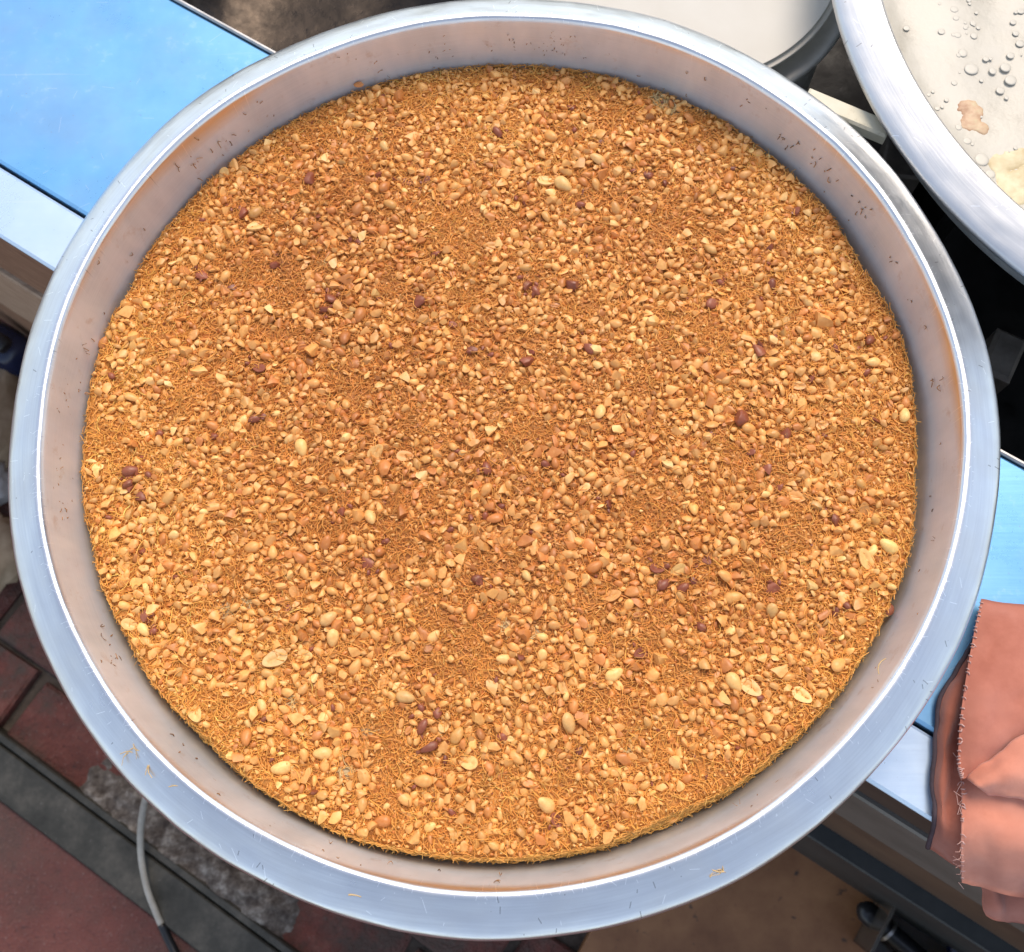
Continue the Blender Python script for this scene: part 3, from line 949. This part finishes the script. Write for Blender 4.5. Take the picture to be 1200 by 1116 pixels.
# ragged side of the cake: threads round the rim and hanging down the side
n = 8000
t = rng.uniform(-PI, PI, n); dz = -rng.random(n) ** 1.5 * .022
rad_ = side_r(t, krad(t) - .0012, dz) + rng.normal(0, .0005, n)
hd = t + PI / 2 + rng.normal(0, .22, n); tilt = rng.normal(0, .30, n)
D = np.stack([np.cos(hd) * np.cos(tilt), np.sin(hd) * np.cos(tilt), np.sin(tilt)], 1)
colr = np.where((dz < -.004)[:, None], np.array([[.92, .48, .12]]), np.array([[.88, .41, .085]])) * (1 + rng.normal(0, .14, (n, 1)))
L = rng.uniform(.003, .008, n)
p2 = strands(np.stack([rad_ * np.cos(t), rad_ * np.sin(t), KZ + dz], 1), D, L, rng.normal(0, .3, n), rng.uniform(.00022, .00034, n), np.clip(colr, 0, 1))
n = 300                                                     # loose ends poking out of the rim
t = rng.uniform(-PI, PI, n); hd = t + rng.normal(0, .7, n); tilt = rng.normal(.05, .25, n)
D = np.stack([np.cos(hd) * np.cos(tilt), np.sin(hd) * np.cos(tilt), np.sin(tilt)], 1)
rad_ = krad(t) - .0012; L = rng.uniform(.003, .0085, n)
L = np.minimum(L, 2 * (0.2612 - rad_) + .003)
colr = np.array([[.56, .30, .07]]) * (1 + rng.normal(0, .25, (n, 1)))
p3 = strands(np.stack([rad_ * np.cos(t), rad_ * np.sin(t), KZ + rng.uniform(-.008, .001, n)], 1), D, L, rng.normal(0, .5, n), rng.uniform(.0002, .0003, n), np.clip(colr, 0, 1))
n = 7000
t = rng.uniform(-PI, PI, n); r = np.sqrt(rng.random(n)) * (krad(t) - .008); x, y = r * np.cos(t), r * np.sin(t)
hd = rng.uniform(-PI, PI, n); tilt = rng.normal(0, .22, n)
D = np.stack([np.cos(hd) * np.cos(tilt), np.sin(hd) * np.cos(tilt), np.sin(tilt)], 1)
q = np.array([toast(a, b) for a, b in zip(x, y)])[:, None]
colr = np.array([[0.92, 0.44, 0.09]]) * (1.1 - q * np.array([[.30, .40, .45]])) * (1 + rng.normal(0, .15, (n, 1)))
p4 = strands(np.stack([x, y, KZ + rng.uniform(.0012, .0032, n)], 1), D, rng.uniform(.003, .010, n), rng.normal(0, .6, n), rng.uniform(.0002, .00032, n), np.clip(colr, 0, 1))
off = 0; VV, FF, CC = [], [], []
for v_, f_, c_ in (p1, p2, p3, p4):
    VV.append(v_); FF.append(f_ + off); off += len(v_); CC.append(c_)
o = obj('pastry_strands', mesh('pastry_strands', np.vstack(VV), np.vstack(FF), True, np.vstack(CC)), STRAND, kun); tag(o, kind='stuff')

# --- strand crumbs stuck on the tray wall and flange
fl = smooth_prof(PROF, 5)
wall_pts = fl[(fl[:, 1] > -.030)]
spots = []


def on_wall(px, py, z):
    p = at(px, py, z); return math.atan2(p[1], p[0])


CLUST = [(235, 182, -.010, 6), (262, 168, -.012, 4), (600, 48, -.012, 7), (650, 60, -.012, 9), (575, 55, -.014, 3), (640, 52, -.008, 5), (915, 160, -.012, 4), (925, 175, -.012, 4), (948, 190, -.01, 4), (1022, 242, -.008, 6), (965, 215, -.012, 3), (80, 500, -.014, 4), (105, 455, -.02, 5), (100, 395, -.02, 3), (127, 745, -.018, 4), (150, 770, -.02, 6), (880, 120, -.01, 2), (1060, 300, -.012, 3), (75, 545, -.016, 3), (70, 590, -.015, 3), (445, 75, -.018, 3), (515, 80, -.02, 4), (1085, 450, -.016, 4)]
PS, DS, NSd = [], [], []
for px, py, z, cnt in CLUST:
    th0 = on_wall(px, py, z)
    for _ in range(cnt):
        a = th0 + rng.normal(0, .017); zq = z + rng.normal(0, .0045)
        rw = np.interp(zq, fl[::-1, 1][:-40] if False else np.array([-.046, -.03, -.01, .005]), np.array([.2580, .2610, .2633, .2647])) - .0004
        PS.append((rw * math.cos(a), rw * math.sin(a), zq))
        ph = rng.normal(PI / 2, .7)
        DS.append((-math.sin(a) * math.cos(ph), math.cos(a) * math.cos(ph), math.sin(ph)))
for _ in range(90):
    a = rng.uniform(-PI, PI); zq = rng.uniform(-.027, .002); rw = np.interp(zq, np.array([-.046, -.03, -.01, .005]), np.array([.2580, .2610, .2633, .2647])) - .0003
    PS.append((rw * math.cos(a), rw * math.sin(a), zq)); ph = rng.uniform(0, PI)
    DS.append((-math.sin(a) * math.cos(ph), math.cos(a) * math.cos(ph), math.sin(ph)))
for px, py in ((150, 882), (155, 880), (147, 886), (160, 878), (175, 900), (172, 899), (210, 922), (838, 1020), (841, 1022), (845, 1019), (415, 1050), (1030, 780)):
    p = at(px, py, .0085); a = math.atan2(p[1], p[0]); rq = math.hypot(p[0], p[1])
    zf = np.interp(rq, [.267, .2755, .2815, .287, .29], [.0097, .0070, .0044, .0016, -.002]) + .0005
    PS.append((p[0], p[1], zf)); ph = rng.uniform(-1, 1) + .5
    DS.append((math.cos(ph), math.sin(ph), 0))
PS, DS = np.array(PS), np.array(DS, float); DS /= np.linalg.norm(DS, axis=1)[:, None]
n = len(PS)
colr = np.array([[.30, .14, .045]]) * (1 + rng.normal(0, .3, (n, 1))); colr[-12:] = (.62, .42, .18)
Lc = rng.uniform(.001, .0042, n) * rng.choice([.6, 1, 1.4], n); Lc[-12:] = rng.uniform(.006, .011, 12)
v_, f_, c_ = strands(PS, DS, Lc, rng.normal(0, .8, n), rng.uniform(.00022, .00036, n), np.clip(colr, 0, 1), 4, 5)
o = obj('pastry_crumbs', mesh('pastry_crumbs', v_, f_, True, c_), STRAND); tag(o, 'short brown strand crumbs stuck to the wall of the big tray', 'crumbs', None, 'stuff')

# --- single peanuts that fell off the cake
for px, py, z, mm, kk, tone, lab in ((118, 401, -.030, 9, 23, 'roast', 'single roasted peanut wedged between the kunafa and the left tray wall'),
                                     (416, 88, -.024, 7, 2, 'roast', 'small reddish peanut crumb stuck on the far tray wall'),
                                     (789, 958, -.040, 8, 5, 'gold', 'golden peanut chip fallen beside the near edge of the kunafa'),
                                     (1040, 716, -.036, 8, 9, 'skin', 'dark red-brown peanut chip lying beside the right edge of the kunafa')):
    p = at(px, py, z); a = math.atan2(p[1], p[0]); rq = min(math.hypot(p[0], p[1]), np.interp(z, [-.046, -.03, -.01], [.258, .2610, .2633]) - mm / 2000 * .62)
    o = bpy.data.objects.new('stray_peanut', NUTMESH[kk]); COL.objects.link(o)
    s = mm / 1000
    o.location = (rq * math.cos(a), rq * math.sin(a), z); o.scale = (s, s, s); o.rotation_euler = (.3, .2, a + 1.2)
    o.color = (*TONE[tone], 1); tag(o, lab, 'peanut', 'peanuts fallen off the kunafa')

# ------------------------------------------------------------------ second big tray, upper right
PC = np.array([0.5410, 0.3158, 0.0]); PK = 0.3237 / 0.29
pan = tray_obj('milk_tray', PK, ALU2, PC)
tag(pan, 'wide aluminium tray filled with milky white syrup beside the kunafa tray', 'tray')
ZM = -0.0085
nt, nr = 200, 40
t = np.linspace(0, 2 * PI, nt, endpoint=False); f = np.linspace(.004, 1, nr)
rm = .2640 * PK - .0008
VV = [(a * rm * math.cos(b), a * rm * math.sin(b), ZM + .0012 * noise.noise(Vector((a * 9 * math.cos(b), a * 9 * math.sin(b), 5))) + (.0035 * max(0, (a - .965) / .035))) for a in f for b in t]
i = np.arange(nr - 1)[:, None] * nt; j = np.arange(nt)[None]; k = (j + 1) % nt
milk = obj('milk', mesh('milk', VV, np.stack([i + j, i + nt + j, i + nt + k, i + k], -1).reshape(-1, 4)), MILK, None, PC)
tag(milk, 'milky white film dotted with drops lying in the wide tray', 'milk')
# drops
drops = [(1103, 38, 9), (1122, 42, 9), (1141, 43, 10), (1187, 27, 8), (1190, 40, 9), (1195, 52, 11), (1128, 63, 13), (1138, 82, 17), (1155, 70, 8), (1163, 84, 11), (1178, 80, 14), (1184, 95, 15), (1172, 107, 11), (1184, 66, 10), (1150, 188, 19), (1108, 160, 13), (1133, 166, 10), (1098, 140, 9), (1098, 128, 6), (1104, 126, 5), (1118, 98, 8), (1123, 150, 9), (1140, 28, 9), (1062, 34, 8), (1150, 95, 6), (1160, 205, 13), (1168, 218, 11), (1088, 112, 5), (1093, 108, 5), (1109, 118, 6), (1196, 14, 9), (1118, 12, 10), (1120, 22, 8)]
dl = []
hv, hq = lathe(smooth_prof([(1.0, 0.0), (.94, .10), (.75, .15), (.4, .17), (.02, .17)], 3), 20)
for px, py, d in drops:
    p = at(px, py, ZM); rd = d / 2 * .00049 * 1.0
    dl.append((hv * np.array([rd * random.uniform(.9, 1.15), rd, rd * .9]) + np.array([p[0], p[1], ZM + .0006]), [hq]))
for _ in range(150):
    a = random.uniform(2.4, 5.2); rr_ = rm * math.sqrt(random.uniform(.35, .97)); rd = random.uniform(.0005, .0016)
    dl.append((hv * rd + np.array([PC[0] + rr_ * math.cos(a), PC[1] + rr_ * math.sin(a), ZM + .0006]), [hq]))
V, Fs = join(dl)
o = obj('milk_drops', mesh('milk_drops', V, Fs), DROP); tag(o, 'scattered clear drops and bubbles on the milky film', 'drops', None, 'stuff')


def blob(name, spots, z, hgt, mat, lab=None, cat=None, group=None, kd=None):
    """low lumpy sheet covering the listed photo spots (x, y, radius px)"""
    xs = [at(a, b, z) for a, b, c in spots]
    lo = np.min([p[:2] - c[2] * .0010 for p, c in zip(xs, spots)], 0); hi = np.max([p[:2] + c[2] * .0010 for p, c in zip(xs, spots)], 0)
    n = 44
    gx, gy = np.meshgrid(np.linspace(lo[0], hi[0], n), np.linspace(lo[1], hi[1], n), indexing='ij')
    H = np.zeros((n, n))
    for p, c in zip(xs, spots):
        d = np.hypot(gx - p[0], gy - p[1]) / (c[2] * .00049)
        H = np.maximum(H, 1 - d / 1.7)
    for a in range(n):
        for b in range(n): H[a, b] += .26 * noise.noise(Vector((gx[a, b] * 110, gy[a, b] * 110, 3))) + .12 * noise.noise(Vector((gx[a, b] * 420, gy[a, b] * 420, 3)))
    Zs = z - .0012 + hgt * np.clip(H * 3.0, -.3, 1) + hgt * .5 * np.clip(H, 0, 1)
    idx = np.arange(n * n).reshape(n, n)
    ok = (np.maximum.reduce([H[:-1, :-1], H[1:, :-1], H[:-1, 1:], H[1:, 1:]]) > -.12)
    Q = np.stack([idx[:-1, :-1], idx[1:, :-1], idx[1:, 1:], idx[:-1, 1:]], -1)[ok]
    o = obj(name, mesh(name, np.stack([gx, gy, Zs], -1).reshape(-1, 3), Q), mat)
    tag(o, lab, cat, group, kd)
    return o


blob('pastry_scrap', [(1133, 126, 10), (1141, 134, 10), (1139, 144, 11), (1150, 150, 8)], ZM, .0016, TOAST, 'small brown toasted scrap floating in the middle of the milky film', 'scrap', 'pastry scraps in the milk')
blob('pastry_scrap', [(1172, 194, 12), (1186, 188, 12), (1200, 184, 12), (1178, 210, 10)], ZM, .0014, SCRAP, 'pale yellow pastry strip by the big bubble in the milk', 'scrap', 'pastry scraps in the milk')
blob('pastry_scrap', [(1180, 222, 12), (1194, 214, 14), (1208, 206, 14), (1196, 230, 12)], ZM, .0022, SCRAP, 'thick pale pastry lump nearest the tray rim in the milk', 'scrap', 'pastry scraps in the milk')
GREYF = flat_mat('grey_film', (0.46, 0.43, 0.37), (0.60, 0.57, 0.50), 60, .3)
blob('film_patch', [(1040, 8, 12), (1048, 2, 10), (1036, 0, 10)], ZM, .0008, GREYF, 'grey bare patch in the milky film near the rim', 'film patch')
# burner stand that carries the second tray
stand = empty('burner_stand', (PC[0], PC[1], -.235)); tag(stand, 'black iron burner stand carrying the wide milk tray', 'burner stand')
V, Q = lathe(smooth_prof([(.235, -.006), (.245, 0), (.235, .006), (.225, 0), (.235, -.006)], 4), 96)
o = obj('ring', mesh('ring', V, Q), IRON, stand, (0, 0, .1565))
for k in range(5):
    a = math.radians(205 + k * 72)
    V, Fs = slab([(-.012, -.02), (.012, -.02), (.012, .02), (-.012, .02)], .151, .0, .002)
    o = obj('leg', mesh('leg', V, Fs, False), IRON, stand, (.235 * math.cos(a), .235 * math.sin(a), 0)); o.rotation_euler = (0, 0, a)
# steel stub that shows in the gap at the right
p = at(1178, 415, -.10)
V, Fs = slab([(-.018, -.011), (.018, -.011), (.018, .011), (-.018, .011)], -.10, -.235, .003)
o = obj('steel_stub', mesh('steel_stub', V, Fs, False), RUSTY, None, (p[0], p[1], 0)); o.rotation_euler = (0, 0, math.radians(62))
tag(o, 'short rusty steel stub standing in the dark well by the blue top', 'steel stub')

# cream painted bar between the trays
A_, B_ = at(945, 111, -.012), at(1038, 150, -.012)
d = (B_ - A_); d /= np.linalg.norm(d); nrm = np.array([-d[1], d[0], 0])
B_ = B_ + d * .003
wq = .0064
V, Fs = slab([(A_ - nrm * wq)[:2], (B_ - nrm * wq)[:2], (B_ + nrm * wq)[:2], (A_ + nrm * wq)[:2]], -.0115, -.020, .0015)
bar = obj('painted_bar', mesh('painted_bar', V, Fs, False), CREAMWOOD); tag(bar, 'cream painted flat bar bridging the dark gap between the two trays', 'bar')
# two iron bearers under it
for px, py in ((985, 90), (1075, 200)):
    pass
br_ = []
p = at(1052, 180, -.10)
V, Fs = slab([(p + np.array([-.014, -.016, 0]))[:2], (p + np.array([.016, -.020, 0]))[:2], (p + np.array([.014, .022, 0]))[:2], (p + np.array([-.004, .020, 0]))[:2]], -.102, -.235, .002)
o = obj('iron_bracket', mesh('iron_bracket', V, Fs, False), RUSTY); tag(o, 'grey iron bracket upright in the gap where both tray rims meet', 'bracket')

# ------------------------------------------------------------------ pot with the pale disc, top
pot = empty('steel_pot', (.1278, .3771, -.235)); tag(pot, 'dull steel pot half hidden behind the far tray rim under a pale lid', 'pot')
PP = smooth_prof([(.112, .162), (.122, .165), (.1285, .165), (.1305, .162), (.1290, .158), (.1225, .155), (.1205, .10), (.119, .03), (.105, .004), (.001, .002)], 4)
V, Q = lathe(PP, 128); Q = Q[:, ::-1]
o = obj('pot_body', mesh('pot_body', V, Q), POTM, pot, (.006, .004, 0))
V, Q = lathe(smooth_prof([(.001, 0), (.05, .0), (.1165, .0), (.1178, .0012), (.1165, .003), (.113, .0033), (.06, .0036), (.001, .0036)], 5), 160)
lid = obj('pale_lid', mesh('pale_lid', V, Q), TIN, None, (.1278, .3771, -.0535)); tag(lid, 'flat cream white round lid lying on the steel pot behind the tray', 'lid')
V, Q = lathe(smooth_prof([(.1, -.012), (.108, -.012), (.108, -.0005), (.1, -.0005)], 3), 96)

# black oily pan, top left
wok = empty('black_pan', (*at(372, -28, -.12)[:2], -.235)); tag(wok, 'blackened oily iron pan in the well behind the blue top', 'pan')
PW = smooth_prof([(.0003, .0602), (.01, .0603), (.05, .061), (.085, .068), (.108, .083), (.118, .094), (.122, .096), (.124, .092), (.112, .075), (.09, .058), (.05, .046), (.001, .044)], 5)
V, Q = lathe(PW, 128)
o = obj('pan_body', mesh('pan_body', V, Q[:, ::-1]), OILY, wok)
V, Q = lathe(smooth_prof([(.07, .0), (.075, .02), (.07, .055), (.06, .056), (.06, 0)], 3), 64)
o = obj('trivet', mesh('trivet', V, Q), IRON, wok)

# ------------------------------------------------------------------ folded salmon cloth on the stall, right
def sheet(name, grid, parent, mat=CLOTH, thick=0.0016, wr=0.0027, seed=0, tint=(1, 1, 1), res=7):
    """cloth from control rows of (photo x, photo y, level)"""
    Gd = np.array([[at(*q) for q in row] for row in grid])
    R1 = np.array([smooth_prof(row, res) for row in Gd])
    R2 = np.array([smooth_prof(R1[:, k], res) for k in range(R1.shape[1])]).transpose(1, 0, 2)
    a, b, _ = R2.shape
    du = np.gradient(R2, axis=0); dv = np.gradient(R2, axis=1)
    nm = np.cross(du, dv); nm /= np.linalg.norm(nm, axis=2)[..., None]
    if nm[..., 2].mean() < 0: nm = -nm; fl_ = True
    else: fl_ = False
    w = np.array([[noise.fractal(Vector(p * 38) + Vector((seed, 0, 0)), .9, 2.1, 3) + 1.6 * (abs(noise.noise(Vector((p[0] * 22 + p[1] * 9 + seed, p[1] * 30 - p[0] * 16, seed)))) - .2) for p in row] for row in R2])
    R2 = R2 + nm * (w * wr)[..., None]
    top = R2 + nm * thick / 2; bot = R2 - nm * thick / 2
    V = np.vstack([top.reshape(-1, 3), bot.reshape(-1, 3)])
    idx = np.arange(a * b).reshape(a, b)
    Q = np.stack([idx[:-1, :-1], idx[1:, :-1], idx[1:, 1:], idx[:-1, 1:]], -1).reshape(-1, 4)
    if fl_: Q = Q[:, ::-1]
    Qb = Q[:, ::-1] + a * b
    bd = np.concatenate([idx[0, :], idx[1:, -1], idx[-1, -2::-1], idx[-2:0:-1, 0]])
    nx = np.roll(bd, -1)
    Qs = np.stack([bd, nx, nx + a * b, bd + a * b], 1)
    o = obj(name, mesh(name, V, np.vstack([Q, Qb, Qs]), True, np.tile(np.array(tint), (len(V), 1))), mat)
    o.parent = parent; o.matrix_parent_inverse = Matrix.Translation(-parent.location)
    return o, top


ZC = ZT + .003
cloth = empty('salmon_cloth', at(1165, 850, ZT)); tag(cloth, 'folded salmon pink cloth lying over the right end of the stall edge', 'cloth')
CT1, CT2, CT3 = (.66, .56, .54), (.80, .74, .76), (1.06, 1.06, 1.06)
# under fold (left)
gA = [[(1152, 712, ZC), (1138, 760, ZC), (1112, 800, ZC), (1098, 850, ZC), (1094, 920, ZC), (1093, 962, ZC), (1087, 993, ZC - .03)],
      [(1160, 712, ZC), (1146, 762, ZC + .004), (1124, 805, ZC + .007), (1110, 856, ZC + .008), (1104, 922, ZC + .008), (1104, 970, ZC + .003), (1098, 1001, ZC - .03)],
      [(1180, 712, ZC), (1160, 764, ZC + .002), (1140, 810, ZC + .004), (1122, 860, ZC + .003), (1114, 925, ZC + .004), (1113, 976, ZC + .001), (1112, 1010, ZC - .032)],
      [(1200, 712, ZC), (1180, 766, ZC + .003), (1165, 812, ZC + .006), (1150, 866, ZC + .008), (1136, 930, ZC + .010), (1132, 984, ZC + .005), (1130, 1022, ZC - .033)]]
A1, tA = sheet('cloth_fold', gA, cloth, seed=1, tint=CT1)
# hanging lower layer
gC = [[(1128, 880, ZC + .012), (1127, 930, ZC + .013), (1126, 985, ZC + .008), (1127, 1034, ZC - .026)],
      [(1150, 880, ZC + .013), (1150, 935, ZC + .014), (1150, 990, ZC + .009), (1152, 1040, ZC - .028)],
      [(1178, 880, ZC + .012), (1178, 940, ZC + .015), (1178, 995, ZC + .011), (1178, 1046, ZC - .024)],
      [(1240, 880, ZC + .012), (1240, 950, ZC + .014), (1240, 1010, ZC + .010), (1240, 1058, ZC - .026)]]
C1, tC = sheet('cloth_fold', gC, cloth, seed=5, tint=CT3)
# lowest corner peeping out below
gD = [[(1150, 1030, ZC - .05), (1151, 1052, ZC - .055), (1156, 1070, ZC - .062)],
      [(1166, 1032, ZC - .040), (1167, 1058, ZC - .048), (1170, 1076, ZC - .060)],
      [(1184, 1036, ZC - .050), (1184, 1060, ZC - .056), (1186, 1081, ZC - .064)],
      [(1240, 1044, ZC - .040), (1240, 1070, ZC - .048), (1240, 1092, ZC - .062)]]
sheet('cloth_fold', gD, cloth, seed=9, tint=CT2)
# top layer with its turned-back corner
gB = [[(1150, 702, ZC + .006), (1142, 740, ZC + .012), (1133, 790, ZC + .018), (1125, 850, ZC + .021), (1123, 895, ZC + .022), (1128, 914, ZC + .021)],
      [(1168, 704, ZC + .007), (1162, 745, ZC + .016), (1156, 798, ZC + .022), (1148, 850, ZC + .025), (1146, 888, ZC + .024), (1147, 906, ZC + .020)],
      [(1190, 706, ZC + .008), (1188, 750, ZC + .017), (1184, 800, ZC + .022), (1178, 842, ZC + .025), (1174, 868, ZC + .023), (1172, 884, ZC + .018)],
      [(1240, 712, ZC + .008), (1240, 752, ZC + .016), (1240, 795, ZC + .022), (1236, 820, ZC + .025), (1232, 838, ZC + .023), (1230, 850, ZC + .018)]]
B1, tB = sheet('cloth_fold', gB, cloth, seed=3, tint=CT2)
# turned-back flap: bright underside
gE = [[(1136, 916, ZC + .020), (1160, 893, ZC + .022), (1190, 868, ZC + .024), (1240, 842, ZC + .024)],
      [(1142, 920, ZC + .027), (1168, 905, ZC + .030), (1198, 888, ZC + .031), (1240, 872, ZC + .031)],
      [(1150, 925, ZC + .026), (1174, 918, ZC + .030), (1202, 908, ZC + .031), (1240, 900, ZC + .031)],
      [(1158, 930, ZC + .017), (1182, 936, ZC + .021), (1210, 942, ZC + .022), (1240, 948, ZC + .022)]]
sheet('cloth_fold', gE, cloth, seed=7, tint=CT3)


def hem(P, mat, r=.0011, step=3, name='hem'):
    P = np.array(P)
    V, Fs = tube(P + np.array([0, 0, .0006]), r, 6)
    o = obj(name, mesh(name, V, Fs), mat); o.parent = cloth; o.matrix_parent_inverse = Matrix.Translation(-cloth.location)
    return o


hem(tA[0], HEMDARK, .0016)
st_ = []
for E_, inn_ in ((tB[0], tB[4]), (tC[0], tC[3])):
    for k in range(1, len(E_) - 1):
        for s_ in ((0.0,) if random.random() < .55 else (random.random(),)):
            a = E_[k] * (1 - s_) + E_[k + 1] * s_; b = inn_[k] * (1 - s_) + inn_[k + 1] * s_
            dd = (b - a); dd /= np.linalg.norm(dd)
            st_.append(tube([a - dd * .0006, a + dd * .0008 + np.array([0, 0, .0010]), a + dd * (.0015 + random.uniform(-.0009, .0012)) + np.array([random.uniform(-.0006, .0006), random.uniform(-.0014, .0014), .0005])], random.uniform(.0003, .0005), 4))
for _ in range(16):
    a = tC[0][random.randrange(len(tC[0]))]
    st_.append(tube([a, a + np.array([random.uniform(-.004, 0), random.uniform(-.003, .003), random.uniform(0, .003)]), a + np.array([random.uniform(-.007, .002), random.uniform(-.006, .006), random.uniform(-.001, .002)])], .0002, 3))
V, Fs = join(st_)
o = obj('hem_stitches', mesh('hem_stitches', V, Fs), THREAD); o.parent = cloth; o.matrix_parent_inverse = Matrix.Translation(-cloth.location); tag(o, kind='stuff')

# ------------------------------------------------------------------ things on the ground
# cable
cab = empty('cable', at(170, 930, ZF)); tag(cab, 'pale grey cable with black end crossing the drain channel', 'cable')
PCB = np.array([at(205, 900, -.60), at(176, 925, -.68), at(166, 960, -.75), at(165, 1000, ZF + .03), at(172, 1040, ZF + .022), at(183, 1070, ZF + .016), at(190, 1086, ZF + .010)])
for nm, P, r, m in (('sheath', curve(PCB, 8), .0042, CABLE), ('black_sleeve', curve([at(189, 1083, ZF + .011), at(196, 1098, ZF + .008), at(205, 1116, ZF + .007), at(222, 1150, ZF + .007)], 6), .0056, BLACKP)):
    V, Fs = tube(P, r, 10)
    o = obj(nm, mesh(nm, V, Fs), m); o.parent = cab; o.matrix_parent_inverse = Matrix.Translation(-cab.location)


def rounded(name, c, size, rz, mat, parent=None, p=4.0, tilt=(0, 0)):
    """superellipsoid block"""
    d = ICO[3][0]
    k = (np.abs(d) ** p).sum(1) ** (-1 / p)
    v = d * k[:, None] * np.array(size) / 2
    o = obj(name, mesh(name, v, ICO[3][1]), mat, parent, c); o.rotation_euler = (*tilt, rz)
    return o


p = at(8, 410, ZF + .06)
jug = empty('plastic_jug', (p[0], p[1], ZF)); tag(jug, 'glossy dark navy plastic jug standing at the foot of the brown boards', 'jug')
rounded('jug_body', (0, 0, .05), (.075, .06, .10), TA, NAVY, jug)
rounded('jug_cap', (.02 * U[0], .02 * U[1], .107), (.024, .024, .02), TA, BLACKP, jug)
V, Fs = tube(curve([(-.03, 0, .09), (-.028, 0, .115), (-.005, 0, .120), (.004, 0, .1)], 6), .006, 8)
o = obj('jug_handle', mesh('jug_handle', V, Fs), NAVY, jug); o.rotation_euler = (0, 0, TA)


def crumple(name, c, size, mat, lab, cat, seed, grp=None):
    d = ICO[3][0]
    import bmesh as _b
    v = d * np.array(size) / 2
    v = v * (1 + np.array([.35 * noise.fractal(Vector(q * 2.2) + Vector((seed, 0, 0)), .8, 2.2, 4) for q in d]))[:, None]
    v[:, 2] = np.maximum(v[:, 2], -size[2] * .42) + size[2] * .42
    o = obj(name, mesh(name, v, ICO[3][1]), mat, None, c); tag(o, lab, cat, grp)


p = at(-8, 500, ZF); crumple('sack', (p[0], p[1], ZF + .004), (.13, .20, .10), SACK, 'crumpled tan sack at the left edge beside the tray', 'sack', 1)
p = at(-12, 575, ZF); crumple('plastic_bag', (p[0], p[1], ZF + .006), (.10, .08, .06), BAGW, 'crumpled greyish white plastic bag on the bricks by the sack', 'plastic bag', 5)
p = at(-4, 655, ZF); crumple('sack', (p[0], p[1], ZF + .004), (.10, .12, .06), SACK, 'small flattened dirty tan sack nearest the bare bricks', 'sack', 11)

# tongs handle / clear tub on the slab, bottom right
br0 = empty('brush', at(1040, 1090, ZF + .02)); tag(br0, 'black handled brush with metal collar lying on the brown slab', 'brush')


def bpart(nm, a, b, r, m, prof=None):
    P = np.linspace(a, b, 10)
    rr2 = r if prof is None else r * np.interp(np.linspace(0, 1, 10), *prof)
    V, Fs = tube(P, rr2, 12)
    o = obj(nm, mesh(nm, V, Fs, sharp=.7), m); o.parent = br0; o.matrix_parent_inverse = Matrix.Translation(-br0.location)


zb = ZF + .05
bpart('brush_head', at(1006, 1060, zb), at(1040, 1091, zb), .0135, BLACKP, ([0, .1, .25, .8, 1], [.25, .7, 1, .95, .85]))
bpart('metal_collar', at(1039, 1090, zb), at(1042, 1093, zb), .0140, DULL)
bpart('brush_handle', at(1041, 1092, zb), at(1110, 1150, zb), .012, BLACKP)
p = at(1120, 1112, ZF + .1)
tub = empty('plastic_tub', (p[0], p[1], ZF + .02)); tag(tub, 'clear smoky plastic tub on the brown slab below the cloth', 'tub')
hw = .085
V0 = []
for z_, s_ in ((0, .9), (.10, 1.0), (.105, 1.03), (.105, .98), (.098, .96), (.004, .86)):
    for a, b in ((-1, -1), (1, -1), (1, 1), (-1, 1)): V0.append((a * hw * s_, b * hw * .7 * s_, z_))
Qt = []
for k in range(5):
    for j in range(4): Qt.append([k * 4 + j, k * 4 + (j + 1) % 4, k * 4 + 4 + (j + 1) % 4, k * 4 + 4 + j])
Qt.append([3, 2, 1, 0]); Qt.append([20, 21, 22, 23])
o = obj('tub_body', mesh('tub_body', np.array(V0), np.array(Qt), False), CLEAR, tub); o.rotation_euler = (0, 0, TA)
rounded('bottle_cap', (0, 0, 0), (.03, .03, .02), 0, NAVY).location = at(1126, 1112, ZF + .06)
bc = bpy.data.objects['bottle_cap']; tag(bc, 'small navy cap inside the clear plastic tub', 'cap')
